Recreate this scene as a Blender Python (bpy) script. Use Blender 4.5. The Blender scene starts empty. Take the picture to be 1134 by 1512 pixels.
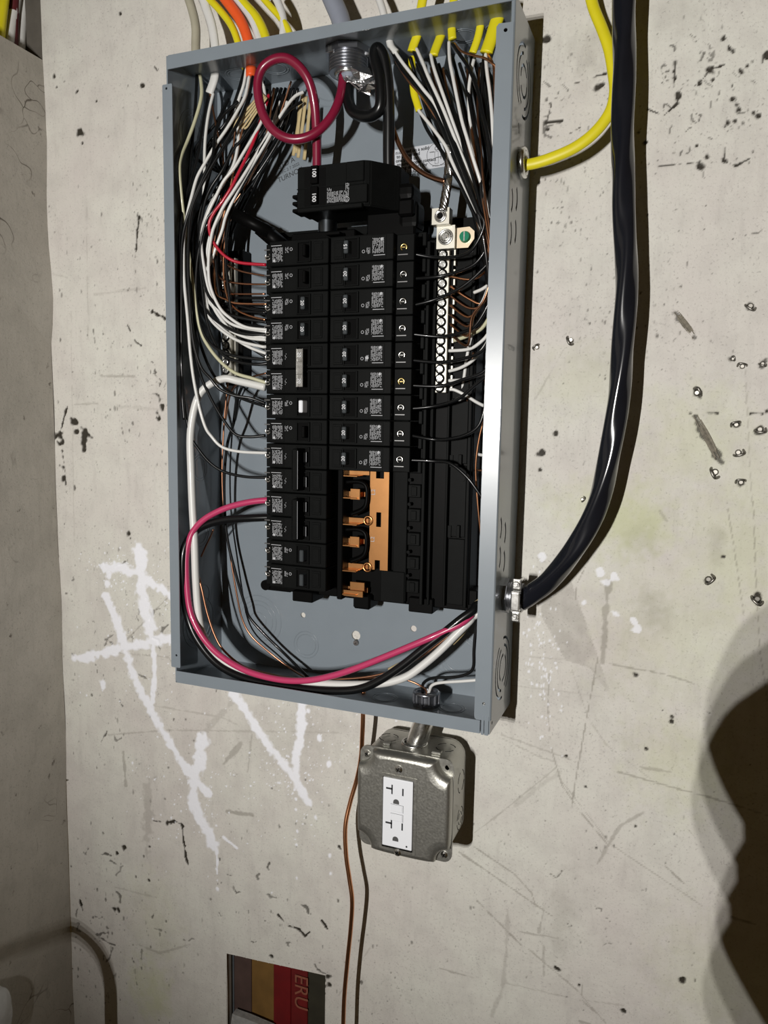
import bpy, bmesh, math, random
import numpy as np
from mathutils import Vector, Matrix
from math import pi, sin, cos, radians
random.seed(4); rng = np.random.default_rng(7)
SC = bpy.context.scene; COL = SC.collection

# ---------------- camera ----------------
CP = np.array([.5229, -.7913, .2971]); YAW, PIT, ROL, FPX = .3734, -.1175, .0172, 1136.6
_f = np.array([-sin(YAW)*cos(PIT), cos(YAW)*cos(PIT), sin(PIT)]); _r = np.array([cos(YAW), sin(YAW), 0]); _u = np.cross(_r, _f)
CR = cos(ROL)*_r + sin(ROL)*_u; CU = -sin(ROL)*_r + cos(ROL)*_u; CF = _f
cam = bpy.data.objects.new('camera', bpy.data.cameras.new('camera')); COL.objects.link(cam)
M = Matrix.Identity(4)
for i in range(3): M[i][0] = CR[i]; M[i][1] = CU[i]; M[i][2] = -CF[i]; M[i][3] = CP[i]
cam.matrix_world = M
cam.data.sensor_fit = 'VERTICAL'; cam.data.sensor_height = 24; cam.data.lens = FPX/1512*24
cam.data.clip_start = .01; SC.camera = cam
def at(px, py, Y=None, X=None, Z=None):
    """point of the place seen at a photo pixel, at a known depth Y (wall = 0, room towards -Y)"""
    d = CF + (px-567)/FPX*CR - (py-756)/FPX*CU
    t = (Y-CP[1])/d[1] if Y is not None else (X-CP[0])/d[0] if X is not None else (Z-CP[2])/d[2]
    return CP + d*t

# ---------------- world, lights, exposure ----------------
w = bpy.data.worlds.new('world'); SC.world = w; w.use_nodes = True
w.node_tree.nodes['Background'].inputs[0].default_value = (.032, .0180, .0024, 1)
w.node_tree.nodes['Background'].inputs[1].default_value = 1.0
LIGHT = Vector((.262, -1.62, .31)); AIM = Vector((.36, 0, .42))
for k, (dx, dz) in enumerate(((-.003, -.038), (0, 0), (.003, .038))):     # a small work light with a row of three emitters
    ld = bpy.data.lights.new('work_light', 'SPOT'); ld.energy = 33.5; ld.color = (1, .97, .93)
    ld.shadow_soft_size = .003; ld.spot_size = radians(84); ld.spot_blend = .9
    lo = bpy.data.objects.new('work_light', ld); COL.objects.link(lo); lo.location = LIGHT + Vector((dx, 0, dz))
    lo.rotation_euler = (AIM-lo.location).to_track_quat('-Z', 'Y').to_euler()
SC.view_settings.view_transform = 'Standard'; SC.view_settings.look = 'None'
SC.view_settings.gamma = 1; SC.view_settings.use_curve_mapping = False; SC.view_settings.exposure = 0.0

# ---------------- materials ----------------
MATS = {}
def mat(name, col, rough=.5, metal=0, noise=0, nscale=60, bump=0, coat=0, spec=.5, rvar=0, trans=0):
    if name in MATS: return MATS[name]
    m = bpy.data.materials.new(name); m.use_nodes = True; nt = m.node_tree; b = nt.nodes['Principled BSDF']
    b.inputs['Base Color'].default_value = (*col, 1); b.inputs['Roughness'].default_value = rough
    b.inputs['Metallic'].default_value = metal; b.inputs['Coat Weight'].default_value = coat
    b.inputs['Coat Roughness'].default_value = .05; b.inputs['Coat IOR'].default_value = 1.38; b.inputs['Specular IOR Level'].default_value = spec
    if trans: b.inputs['Transmission Weight'].default_value = trans
    tc = nt.nodes.new('ShaderNodeTexCoord'); n = nt.nodes.new('ShaderNodeTexNoise'); n.inputs['Scale'].default_value = nscale; n.inputs['Detail'].default_value = 5
    nt.links.new(tc.outputs['Object'], n.inputs['Vector'])
    if noise:
        r = nt.nodes.new('ShaderNodeMix'); r.data_type = 'RGBA'
        r.inputs[6].default_value = (*[c*(1-noise) for c in col], 1); r.inputs[7].default_value = (*[min(1, c*(1+noise)) for c in col], 1)
        nt.links.new(n.outputs['Fac'], r.inputs[0]); nt.links.new(r.outputs[2], b.inputs['Base Color'])
    if rvar:
        mr = nt.nodes.new('ShaderNodeMapRange'); mr.inputs[3].default_value = rough-rvar; mr.inputs[4].default_value = rough+rvar
        nt.links.new(n.outputs['Fac'], mr.inputs[0]); nt.links.new(mr.outputs[0], b.inputs['Roughness'])
    if bump:
        bp = nt.nodes.new('ShaderNodeBump'); bp.inputs['Strength'].default_value = bump; bp.inputs['Distance'].default_value = .0006
        nt.links.new(n.outputs['Fac'], bp.inputs['Height']); nt.links.new(bp.outputs[0], b.inputs['Normal'])
    MATS[name] = m; return m
GREY = mat('grey_enamel', (.205, .238, .268), .30, noise=.06, nscale=40, bump=.05, coat=.45)
BLK = mat('black_plastic', (.0042, .0046, .0045), .5, noise=.3, nscale=90, bump=.05, spec=.07)
BLK2 = mat('black_moulding', (.0022, .0022, .0022), .42, noise=.2, spec=.07)
TOG = mat('toggle_plastic', (.040, .046, .050), .5, spec=.2)
SILV = mat('zinc_plated', (.72, .72, .70), .26, 1, noise=.15, nscale=200, rvar=.08)
GALV = mat('galvanised_steel', (.42, .415, .38), .38, .88, noise=.12, nscale=420, bump=.3, rvar=.08)
ALU = mat('tin_plated_aluminium', (.60, .58, .51), .42, .75, noise=.1)
COP = mat('copper', (.80, .38, .20), .28, 1, noise=.15, nscale=200)
COPD = mat('brown_copper', (.45, .22, .13), .33, 1, noise=.2)
BUS = mat('bus_copper', (.74, .36, .14), .30, 1, noise=.1, nscale=120)
BRASS = mat('brass', (.80, .62, .25), .3, 1)
WW = mat('white_insulation', (.66, .66, .64), .38, noise=.05, coat=.2)
WC = mat('cream_insulation', (.50, .49, .33), .38, coat=.2)
WK = mat('black_insulation', (.005, .0055, .006), .28, coat=.2, spec=.35)
WR = mat('red_insulation', (.42, .010, .03), .3, coat=.4)
WP = mat('pink_insulation', (.48, .045, .13), .28, coat=.4)
JY = mat('yellow_jacket', (.66, .58, .012), .42, noise=.1)
JO = mat('orange_jacket', (.78, .10, .02), .42, noise=.08)
JW = mat('white_jacket', (.62, .62, .60), .45, noise=.1)
JB = mat('beige_jacket', (.36, .34, .26), .55, noise=.2)
JG = mat('grey_jacket', (.22, .24, .29), .5, noise=.1)
JK = mat('black_jacket', (.008, .009, .013), .17, noise=.2, coat=.6)
TAN = mat('kraft_paper', (.48, .38, .20), .8, noise=.2)
FOIL = mat('aluminium_foil', (.85, .88, .90), .22, 1, noise=.2, nscale=300, bump=.6)
INK = mat('white_print', (.42, .43, .45), .7)
INKD = mat('black_print', (.02, .022, .025), .7)
PAPER = mat('sticker_paper', (.52, .54, .58), .6)
WHT = mat('white_nylon', (.78, .80, .84), .35)
GRN = mat('green_screw', (.02, .22, .12), .3, .7)

# ---------------- geometry helpers ----------------
class G:
    def __init__(s): s.bm = bmesh.new(); s.smooth = False
    def add(s, verts, faces, sm=False):
        vs = [s.bm.verts.new(v) for v in verts]
        for f in faces:
            try:
                F = s.bm.faces.new([vs[i] for i in f]); F.smooth = sm
            except ValueError: pass
        return vs
    def box(s, x0, x1, y0, y1, z0, z1, bev=0, rot=None, seg=1):
        t = bmesh.new(); bmesh.ops.create_cube(t, size=1)
        bmesh.ops.scale(t, vec=(abs(x1-x0), abs(y1-y0), abs(z1-z0)), verts=t.verts)
        if bev: bmesh.ops.bevel(t, geom=t.edges[:], offset=bev, segments=seg, affect='EDGES', profile=.6)
        c = Vector(((x0+x1)/2, (y0+y1)/2, (z0+z1)/2))
        if rot is not None: bmesh.ops.transform(t, matrix=rot, verts=t.verts)
        bmesh.ops.translate(t, vec=c, verts=t.verts); s.join(t); return s
    def join(s, t, sm=False):
        t.verts.index_update()
        s.add([v.co.copy() for v in t.verts], [[v.index for v in f.verts] for f in t.faces], sm); t.free()
    def tube(s, pts, r, n=8, sub=6, prof=None, twist=0, flat=1, lin=False, rag=0):
        P = [Vector(p) for p in pts]
        Q = []
        if lin or len(P) < 3: Q = P
        else:
            for i in range(len(P)-1):
                a, b, c, d = P[max(i-1, 0)], P[i], P[i+1], P[min(i+2, len(P)-1)]
                for k in range(sub):
                    t = k/sub
                    Q.append(.5*((2*b)+(c-a)*t+(2*a-5*b+4*c-d)*t*t+(3*b-a-3*c+d)*t*t*t))
            Q.append(P[-1])
        N = len(Q); vs = []; ref = None; L = 0
        for i in range(N):
            tg = (Q[min(i+1, N-1)]-Q[max(i-1, 0)])
            if tg.length < 1e-9: tg = Vector((0, 0, 1))
            tg.normalize()
            if ref is None: ref = tg.orthogonal().normalized() if flat == 1 else Vector((0, 1, 0))
            ref = (ref - tg*ref.dot(tg)); ref.normalize(); bi = tg.cross(ref)
            if i: L += (Q[i]-Q[i-1]).length
            rr = r(i/(N-1)) if callable(r) else r
            for k in range(n):
                a = 2*pi*k/n; q = prof(a+twist*L) if prof else 1
                vs.append(Q[i]+(ref*cos(a)*flat+bi*sin(a))*rr*q)
        fs = [[i*n+k, i*n+(k+1) % n, (i+1)*n+(k+1) % n, (i+1)*n+k] for i in range(N-1) for k in range(n)]
        fs += [list(range(n))[::-1], [(N-1)*n+k for k in range(n)]]
        s.add(vs, fs, True); return s
    def cyl(s, p0, p1, r, n=20, r2=None, sm=True, bev=0):
        p0, p1 = Vector(p0), Vector(p1); ax = (p1-p0).normalized(); u = ax.orthogonal().normalized(); v = ax.cross(u)
        r2 = r if r2 is None else r2
        a = [p0+(u*cos(2*pi*k/n)+v*sin(2*pi*k/n))*r for k in range(n)]; b = [p1+(u*cos(2*pi*k/n)+v*sin(2*pi*k/n))*r2 for k in range(n)]
        s.add(a+b, [[k, (k+1) % n, n+(k+1) % n, n+k] for k in range(n)], sm)
        s.add(a, [list(range(n))[::-1]]); s.add(b, [list(range(n))]); return s
    def ring(s, c, ax, R, r, n=28, m=8, a0=0, a1=2*pi, flat=1):
        c, ax = Vector(c), Vector(ax).normalized(); u = Vector((0, 0, 1)) if abs(ax.z) < .9 else Vector((1, 0, 0)); v = ax.cross(u).normalized(); u = v.cross(ax)
        full = abs(a1-a0-2*pi) < 1e-6; N = n if full else n+1; vs = []
        for i in range(N):
            t = a0+(a1-a0)*i/n; d = u*cos(t)+v*sin(t)
            for k in range(m):
                q = 2*pi*k/m; vs.append(c+d*(R+r*cos(q))+ax*r*sin(q)*flat)
        s.add(vs, [[i*m+k, i*m+(k+1) % m, ((i+1) % N)*m+(k+1) % m, ((i+1) % N)*m+k] for i in range(n if full else N-1) for k in range(m)], True); return s
    def plate(s, loops, org, u, v, t, bev=0):
        """sheet with holes: 2-D loops (first the outline), lying on u,v at org, thickness t along u x v"""
        cu = bpy.data.curves.new('tmp', 'CURVE'); cu.dimensions = '2D'; cu.fill_mode = 'BOTH'; cu.extrude = t/2; cu.bevel_depth = bev; cu.bevel_resolution = 2
        if bev: cu.offset = -bev; cu.extrude = max(t/2-bev, 1e-5)
        for lp in loops:
            sp = cu.splines.new('POLY'); sp.points.add(len(lp)-1); sp.use_cyclic_u = True
            for p, q in zip(sp.points, lp): p.co = (q[0], q[1], 0, 1)
        s._cm(cu, org, u, v, t/2); return s
    def text(s, body, size, org, u, v, t=.0002, align='CENTER', bold=0):
        cu = bpy.data.curves.new('tmp', 'FONT'); cu.body = body; cu.size = size; cu.extrude = t/2; cu.align_x = align; cu.align_y = 'CENTER'; cu.offset = bold
        s._cm(cu, org, u, v, t/2); return s
    def _cm(s, cu, org, u, v, lift):
        o = bpy.data.objects.new('tmp', cu); me = bpy.data.meshes.new_from_object(o)
        u, v = Vector(u), Vector(v); n = u.cross(v)
        vs = [Vector(org)+u*q.co.x+v*q.co.y+n*(q.co.z+lift) for q in me.vertices]
        s.add(vs, [list(p.vertices) for p in me.polygons]); bpy.data.objects.remove(o); bpy.data.curves.remove(cu); bpy.data.meshes.remove(me)
    def screw(s, c, ax, r, h=.0015, slot=True):
        c, ax = Vector(c), Vector(ax).normalized(); s.cyl(c, c+ax*h*.6, r, 16); s.cyl(c+ax*h*.6, c+ax*h, r, 16, r*.7)
        return s
    def mesh(s, name, m, loc=(0, 0, 0)):
        bmesh.ops.recalc_face_normals(s.bm, faces=s.bm.faces[:]) if len(s.bm.faces) < 60000 else None
        me = bpy.data.meshes.new(name); bmesh.ops.translate(s.bm, vec=-Vector(loc), verts=s.bm.verts); s.bm.to_mesh(me); s.bm.free()
        me.materials.append(m); return me
def wloc(o):
    v = Vector((0, 0, 0))
    while o is not None: v += o.location; o = o.parent
    return v
def obj(name, g, m, parent=None, label=None, loc=None):
    L = Vector(loc) if loc is not None else (wloc(parent) if parent else Vector((0, 0, 0)))
    me = g if isinstance(g, bpy.types.Mesh) else g.mesh(name, m, L)
    o = bpy.data.objects.new(name, me); COL.objects.link(o)
    if parent: o.parent = parent
    elif loc is not None: o.location = L
    if label: o['label'] = label
    return o
def tag(o, label, cat, group=None):
    o['label'] = label; o['category'] = cat
    if group: o['group'] = group
    return o
def thing(name, label, cat, loc=(0, 0, 0), group=None, rot=None):
    o = bpy.data.objects.new(name, None); COL.objects.link(o); o.empty_display_size = .01; o.location = loc
    if rot: o.rotation_euler = rot
    return tag(o, label, cat, group)
def circ(cx, cy, r, n=20, a0=0, a1=None):
    return [(cx+r*cos(2*pi*k/n), cy+r*sin(2*pi*k/n)) for k in range(n)]
def arcslot(cx, cy, r, w, a0, a1, n=12, sy=1):
    A = [a0+(a1-a0)*k/n for k in range(n+1)]
    return [(cx+(r+w/2)*cos(a), cy+(r+w/2)*sin(a)*sy) for a in A]+[(cx+(r-w/2)*cos(a), cy+(r-w/2)*sin(a)*sy) for a in A[::-1]]
def rect(x0, x1, y0, y1): return [(x0, y0), (x1, y0), (x1, y1), (x0, y1)]
def rrect(x0, x1, y0, y1, r, n=5):
    o = []
    for cx, cy, a in ((x1-r, y0+r, -pi/2), (x1-r, y1-r, 0), (x0+r, y1-r, pi/2), (x0+r, y0+r, pi)):
        o += [(cx+r*cos(a+pi/2*k/n), cy+r*sin(a+pi/2*k/n)) for k in range(n+1)]
    return o
XV, YV, ZV = (1, 0, 0), (0, 1, 0), (0, 0, 1)

# ---------------- setting: walls ----------------
W, H, D = .362, .666, .093
XC = -.256; ZT = .738
hole = [at(333, 1408, 0), at(481, 1440, 0), at(484, 1530, 0), at(338, 1530, 0)]
HX0, HX1 = .003, .1465; HZ = lambda x: -.3935 + (x-HX0)/(HX1-HX0)*.0115
gs = .0013; gx = np.arange(XC, .650, gs); gz = np.arange(-.64, .83, gs); NX, NZ = len(gx), len(gz)
GX, GZ = np.meshgrid(gx, gz)
def smooth(a, k):
    for ax in (0, 1):
        for _ in range(2):
            c = np.cumsum(np.pad(a, [(k+1, k) if i == ax else (0, 0) for i in (0, 1)], 'wrap'), axis=ax)
            a = (np.take(c, range(2*k+1, c.shape[ax]), ax)-np.take(c, range(0, c.shape[ax]-2*k-1), ax))/(2*k+1)
    return a
def nf(k):
    a = smooth(rng.standard_normal(GX.shape), k); return a/a.std()
N1, N2, N4, N12 = nf(1), nf(3), nf(6), nf(26)
CH = {k: np.zeros(GX.shape, np.float32) for k in 'RGBA'}
def win(x0, x1, z0, z1):
    i0 = max(0, int((x0-gx[0])/gs)); i1 = min(NX, int((x1-gx[0])/gs)+2); j0 = max(0, int((z0-gz[0])/gs)); j1 = min(NZ, int((z1-gz[0])/gs)+2)
    return (slice(j0, max(j0, j1)), slice(i0, max(i0, i1)))
def put(ch, S, v): CH[ch][S] = np.maximum(CH[ch][S], v)
def lsc(x, y):
    a, b, c = at(x, y, 0), at(x+1, y, 0), at(x, y+1, 0); return math.sqrt(abs(b[0]-a[0])*abs(c[2]-a[2]))
def stroke(ch, pts, wd, soft=.6, rag=.35, s=1, taper=False):
    """painted / scratched line through photo pixels on the wall; wd = half width in px"""
    P = [at(x, y, 0)[[0, 2]] for x, y in pts]; n = len(P)-1
    for i in range(n):
        a, b = P[i], P[i+1]; w0 = wd*lsc(*pts[i])
        if taper: w0 *= 1-.6*abs((i+.5)/n-.5)*2
        m = w0*2.6+.002; S = win(min(a[0], b[0])-m, max(a[0], b[0])+m, min(a[1], b[1])-m, max(a[1], b[1])+m)
        x, z = GX[S], GZ[S]
        if x.size == 0: continue
        d = b-a; t = np.clip(((x-a[0])*d[0]+(z-a[1])*d[1])/(d@d+1e-12), 0, 1)
        dist = np.hypot(x-a[0]-t*d[0], z-a[1]-t*d[1])+(N1[S]*.45+N2[S]*.5)*rag*w0
        put(ch, S, s*np.clip((w0-dist)/(w0*soft)+.5, 0, 1))
def dab(ch, px, py, r, rag=.4, s=1, soft=.5, ry=None):
    c = at(px, py, 0); q = lsc(px, py); w0 = r*q; wz = (ry or r)*q; m = 2.2; S = win(c[0]-w0*m-.002, c[0]+w0*m+.002, c[2]-wz*m-.002, c[2]+wz*m+.002)
    x, z = GX[S], GZ[S]
    if x.size == 0: return
    dist = np.hypot((x-c[0])/w0, (z-c[2])/wz)+(N1[S]*.4+N2[S]*.55)*rag
    put(ch, S, s*np.clip((1-dist)/soft+.5, 0, 1))
# sprayed white marks
for pts, wd in (([(205, 812), (210, 860), (215, 905), (221, 925)], 8), ([(221, 925), (228, 960), (229, 1000), (226, 1035)], 3.2),
                ([(155, 838), (175, 838), (205, 848), (235, 868), (262, 884), (300, 900)], 5.5), ([(156, 880), (172, 915), (183, 950), (195, 990), (215, 1030), (232, 1065), (255, 1105), (285, 1148)], 5.5),
                ([(112, 973), (150, 965), (190, 955), (225, 948), (262, 940), (300, 930)], 5.5), ([(299, 1090), (297, 1115), (288, 1150), (285, 1185), (300, 1215), (315, 1245)], 7.5), ([(288, 1150), (305, 1172)], 6),
                ([(315, 1235), (321, 1260)], 2.5), ([(345, 1025), (372, 1062), (400, 1105), (430, 1142), (455, 1183)], 5.5), ([(446, 1040), (443, 1080), (438, 1120), (437, 1150)], 6), ([(330, 1236), (350, 1252)], 1.5),
                ([(321, 1255), (321, 1290)], 1.1)): stroke('R', pts, wd*1.12, rag=.36, soft=.5)
for _ in range(620):
    i = random.random(); cx, cy, sg = random.choice([(210, 880, 45), (200, 960, 60), (290, 1180, 35), (440, 1090, 45), (450, 1120, 60), (170, 840, 18), (300, 1150, 60), (437, 1160, 25)])
    dab('R', random.gauss(cx, sg), random.gauss(cy, sg), random.choice([.5, .6, .7, .8, 1.2]), rag=.2)
for x, y, r in ((161, 848, 5), (158, 862, 4), (152, 1012, 4.5), (176, 840, 4), (375, 1072, 2), (437, 1180, 1.6), (437, 1195, 2), (438, 1212, 1.6), (439, 1228, 2), (438, 1247, 1.4), (466, 1207, 3), (438, 1296, 2), (486, 1128, 3), (487, 1264, 2.6), (488, 1290, 2.4), (471, 1090, 3.5), (455, 1050, 3.5), (195, 1127, 2.5), (321, 1300, 1.5), (321, 1312, 2), (320, 1283, 1.5)): dab('R', x, y, r, ry=r*1.3)
for _ in range(120): dab('R', random.gauss(800, 14), random.gauss(960, 60), random.choice([.6, .8, 1.2]), s=.8, ry=2)
for x, y, r in ((888, 845, 4), (892, 860, 3), (907, 850, 4), (910, 910, 6), (936, 918, 4), (942, 930, 5), (804, 822, 4), (862, 890, 3)): dab('R', x, y, r, rag=1.0, s=.8)
# chips, holes and cracks
for x, y, r in ((118, 196, 5), (121, 211, 2), (209, 126, 3.5), (142, 149, 1.6), (80, 112, 3), (94, 120, 2), (83, 128, 2), (114, 134, 3), (176, 19, 3), (139, 27, 2.5), (110, 626, 6), (113, 636, 4), (127, 640, 8), (122, 655, 5), (124, 660, 5), (236, 590, 5), (238, 600, 4), (232, 610, 4), (233, 619, 3), (86, 642, 6), (91, 655, 5), (94, 690, 4), (96, 705, 4), (190, 788, 3), (193, 795, 2),
                (1048, 103, 5), (1052, 99, 3), (1069, 57, 4), (1083, 77, 4), (1086, 84, 3), (1111, 90, 4), (1104, 96, 4), (1094, 104, 4), (997, 92, 5), (995, 105, 3), (978, 108, 2.6), (1002, 138, 5), (996, 128, 3), (1033, 122, 4), (1088, 153, 6), (1092, 160, 5), (1083, 144, 4), (1119, 170, 5), (1113, 166, 4), (1075, 180, 5), (1084, 178, 3), (1070, 187, 3), (1035, 245, 6), (1043, 231, 4), (1029, 215, 3), (1036, 197, 2.5), (1069, 237, 5), (1060, 240, 3), (952, 210, 3), (944, 195, 2.5), (805, 180, 4), (809, 190, 3), (882, 128, 5), (890, 124, 3), (806, 58, 5), (1053, 118, 3), (1134, 80, 5), (843, 195, 3), (899, 145, 2), (1043, 303, 2), (1083, 352, 2), (956, 317, 1.5),
                (871, 478, 3), (797, 694, 2.5), (820, 640, 3), (801, 670, 5), (1133, 608, 4), (993, 1058, 4), (992, 1065, 3), (954, 1106, 2.6), (941, 997, 4), (1046, 857, 6), (1069, 822, 3), (865, 1163, 3), (1118, 880, 7), (1120, 890, 5), (978, 1049, 1.2), (836, 1117, 3), (938, 1220, 2.5), (880, 1252, 3), (823, 1430, 4), (1007, 1447, 4), (920, 1494, 3), (855, 1455, 2), (402, 1412, 4.5), (425, 1262, 2), (168, 1342, 5), (175, 1345, 4), (219, 1300, 2), (246, 1216, 4), (268, 1218, 3), (183, 1252, 4), (220, 1250, 4), (212, 1264, 3), (484, 1443, 4), (486, 1454, 3)): dab('G', x, y, r*.85, rag=.7)
for pts in ([(235, 96), (232, 105), (228, 98)], [(88, 640), (95, 612), (99, 600)], [(88, 645), (84, 652), (90, 658), (96, 690), (97, 715)], [(976, 120), (1002, 138), (1012, 122)], [(997, 92), (995, 135)], [(1033, 122), (1048, 103), (1069, 95)], [(1069, 50), (1083, 85), (1094, 104), (1111, 90)], [(1080, 120), (1088, 150)], [(970, 245), (1000, 243), (1035, 238)], [(1050, 240), (1069, 237), (1072, 215)], [(1069, 237), (1085, 245), (1110, 232), (1113, 218)], [(955, 160), (980, 170), (1000, 152), (1000, 135)], [(850, 122), (880, 112), (895, 108)], [(808, 175), (814, 155), (812, 152)], [(808, 180), (830, 178)], [(843, 195), (858, 187)], [(882, 128), (890, 122)],
            [(226, 1212), (246, 1216), (258, 1212), (268, 1218)], [(268, 1218), (272, 1250), (275, 1270), (280, 1285)], [(410, 1352), (425, 1368), (440, 1372), (450, 1383), (458, 1375)], [(475, 1360), (488, 1378), (495, 1392)], [(500, 1250), (510, 1262)], [(232, 605), (231, 618)], [(205, 320), (200, 380)], [(188, 480), (200, 505), (208, 510)], [(225, 460), (245, 470)], [(1020, 610), (1060, 610)], [(1108, 611), (1134, 611)], [(118, 1330), (122, 1345)], [(172, 1250), (170, 1265)], [(640, 1150), (645, 1158)]): stroke('G', pts, 1.1, rag=1.4, taper=True)
for cx, cy, sx, sy, n in ((165, 600, 60, 200, 260), (190, 1000, 80, 120, 160), (1020, 150, 80, 110, 200), (230, 320, 25, 60, 120), (850, 300, 40, 150, 120), (970, 480, 60, 60, 160), (160, 1380, 70, 90, 220), (430, 1300, 130, 120, 120), (900, 1300, 140, 110, 140), (520, 1450, 60, 60, 60), (820, 180, 30, 80, 60)):
    for _ in range(n):
        r = random.choice([.5, .6, .6, .8, .8, 1.1]); dab('G', random.gauss(cx, sx), random.gauss(cy, sy), r, rag=.5, s=random.uniform(.3, .8), ry=r*random.choice([1, 1, 2, 2.5]))
for cx, cy, n, sp in ((1040, 110, 26, 60), (1060, 200, 12, 60), (230, 560, 10, 15), (200, 900, 12, 60), (170, 1000, 14, 70), (160, 1250, 12, 60), (810, 170, 8, 20), (430, 1380, 8, 50), (300, 1380, 6, 60), (880, 1400, 8, 100), (120, 1420, 10, 40)):
    for _ in range(n):
        x, y = random.gauss(cx, sp), random.gauss(cy, sp*1.2); p = [(x, y)]; a = random.uniform(0, 6.28)
        for _ in range(random.randint(2, 5)): a += random.gauss(0, .7); x += 4.5*cos(a); y += 4.5*sin(a); p.append((x, y))
        stroke('G', p, random.uniform(.5, 1.0), rag=1.3, s=random.uniform(.5, .85))
for px, py in ((1108, 452), (843, 502), (793, 513), (1082, 530), (1096, 541), (1126, 537), (1029, 580), (1087, 627), (1122, 634), (1090, 668), (1094, 712), (1056, 697), (1046, 855), (1118, 884)): dab('G', px+1, py+1, 4.2, rag=.9, s=.9)
stroke('G', [(997, 460), (1010, 478), (1027, 498)], 3.0, rag=.9, s=.75); stroke('G', [(1027, 614), (1045, 648), (1063, 683)], 3.6, rag=.9, s=.85)
# faint scratches, pencil lines, smears
for pts, wd, s in (([(130, 960), (250, 970), (258, 985)], 1, .5), ([(160, 1085), (250, 1078), (400, 1080), (500, 1082)], .9, .5), ([(220, 1040), (330, 1060), (350, 1070)], 1, .4), ([(187, 945), (250, 880), (258, 850)], 1.2, .7), ([(330, 1128), (355, 1098)], 3, .7), ([(335, 1198), (373, 1204)], 2, .8), ([(182, 1110), (186, 1160)], 1.6, .7), ([(372, 1085), (366, 1140)], .9, .6), ([(300, 1085), (345, 1035)], 3.5, .35), ([(220, 1150), (219, 1200), (216, 1260)], 6, .45),
                   ([(898, 860), (895, 900), (890, 980)], 3.6, .75), ([(884, 965), (868, 1050), (850, 1150), (843, 1200)], .9, .9), ([(811, 995), (809, 1060), (815, 1110), (830, 1160), (858, 1200), (900, 1250)], .9, .8), ([(900, 980), (980, 995), (1025, 1010)], 1.2, .7), ([(913, 1140), (1000, 1165), (1040, 1175), (1134, 1205)], 1, .8), ([(740, 1085), (850, 1125)], 1.3, .5), ([(740, 1090), (800, 1120), (820, 1125)], .8, .5), ([(945, 1133), (990, 1140)], 1.4, .6), ([(845, 990), (868, 1060), (895, 1100), (960, 1150)], .7, .4), ([(820, 1135), (740, 1200), (700, 1230)], 1, .5), ([(825, 1140), (760, 1190)], 3, .3),
                   ([(678, 1258), (740, 1300), (790, 1335), (815, 1352)], 1.2, .8), ([(700, 1250), (760, 1290), (785, 1318), (790, 1335)], .8, .8), ([(815, 1352), (880, 1400)], .5, .4), ([(705, 1330), (770, 1395)], 1, .8), ([(750, 1342), (748, 1400), (742, 1460), (725, 1500)], 3, .4), ([(803, 1345), (796, 1375)], 2, .6), ([(768, 1375), (825, 1385)], 1, .6), ([(780, 1400), (850, 1460), (895, 1512)], .8, .7), ([(803, 1395), (803, 1440)], 1.2, .5), ([(826, 1150), (850, 1180), (900, 1245), (1040, 1340)], .7, .6), ([(950, 1200), (915, 1220), (882, 1275)], 2.2, .6), ([(983, 1280), (1010, 1305)], 1.1, .9), ([(1080, 1355), (1115, 1365)], 1.6, .9), ([(740, 1450), (850, 1475), (920, 1485)], .7, .4), ([(860, 1455), (858, 1475), (868, 1485), (885, 1500)], 1, .7), ([(650, 1430), (700, 1445)], 1, .7), ([(855, 1508), (870, 1512)], 1.2, .7),
                   ([(1073, 740), (1084, 810), (1100, 920)], .8, .7), ([(1112, 740), (1116, 850), (1122, 960), (1134, 1040)], .7, .7), ([(1100, 540), (1110, 740)], .7, .5), ([(871, 800), (868, 830), (852, 862), (850, 885)], .8, .9), ([(833, 515), (790, 590)], .9, .4), ([(60, 400), (100, 410)], 1, .3), ([(860, 975), (780, 970)], 1.2, .3), ([(975, 755), (985, 770)], 1.8, .5), ([(170, 1310), (230, 1325)], 1, .4), ([(205, 1395), (235, 1408), (280, 1395)], 1.2, .5), ([(105, 460), (110, 800)], .7, .3), ([(128, 300), (130, 500)], .7, .4), ([(150, 555), (200, 556)], 1.4, .6), ([(110, 597), (145, 596)], 1.2, .5), ([(140, 435), (215, 425)], 1.4, .3),
                   ([(175, 600), (240, 605)], 2, .25), ([(500, 1470), (546, 1400)], .8, .4), ([(740, 1010), (900, 1030)], .7, .25)): stroke('A', pts, wd, rag=.6, s=s)
def poly(ch, pts, s, soft=.0015):
    P = np.array([at(x, y, 0)[[0, 2]] for x, y in pts]); S = win(P[:, 0].min()-.004, P[:, 0].max()+.004, P[:, 1].min()-.004, P[:, 1].max()+.004)
    x, z = GX[S], GZ[S]; ins = np.zeros(x.shape, bool)
    for i in range(len(P)):
        a, b = P[i], P[i-1]; c = ((a[1] > z) != (b[1] > z)) & (x < (b[0]-a[0])*(z-a[1])/(b[1]-a[1]+1e-12)+a[0]); ins ^= c
    put(ch, S, s*ins*(1+.25*N2[S]).clip(0, 1.3))
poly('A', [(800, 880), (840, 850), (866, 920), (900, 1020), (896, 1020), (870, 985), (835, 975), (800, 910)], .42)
for x, y, rx, ry, s in ((920, 770, 60, 40, .9), (880, 745, 60, 30, .5), (1030, 650, 60, 60, .45), (1010, 1130, 60, 60, .45), (1090, 820, 60, 110, .5), (1000, 930, 90, 90, .35), (222, 1462, 22, 32, .7), (1050, 1450, 60, 80, .3), (230, 1360, 30, 50, .25), (860, 560, 50, 40, .3), (1100, 700, 40, 40, .3)):
    dab('B', x, y, rx, rag=.35, s=s, soft=1.6, ry=ry)
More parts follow.
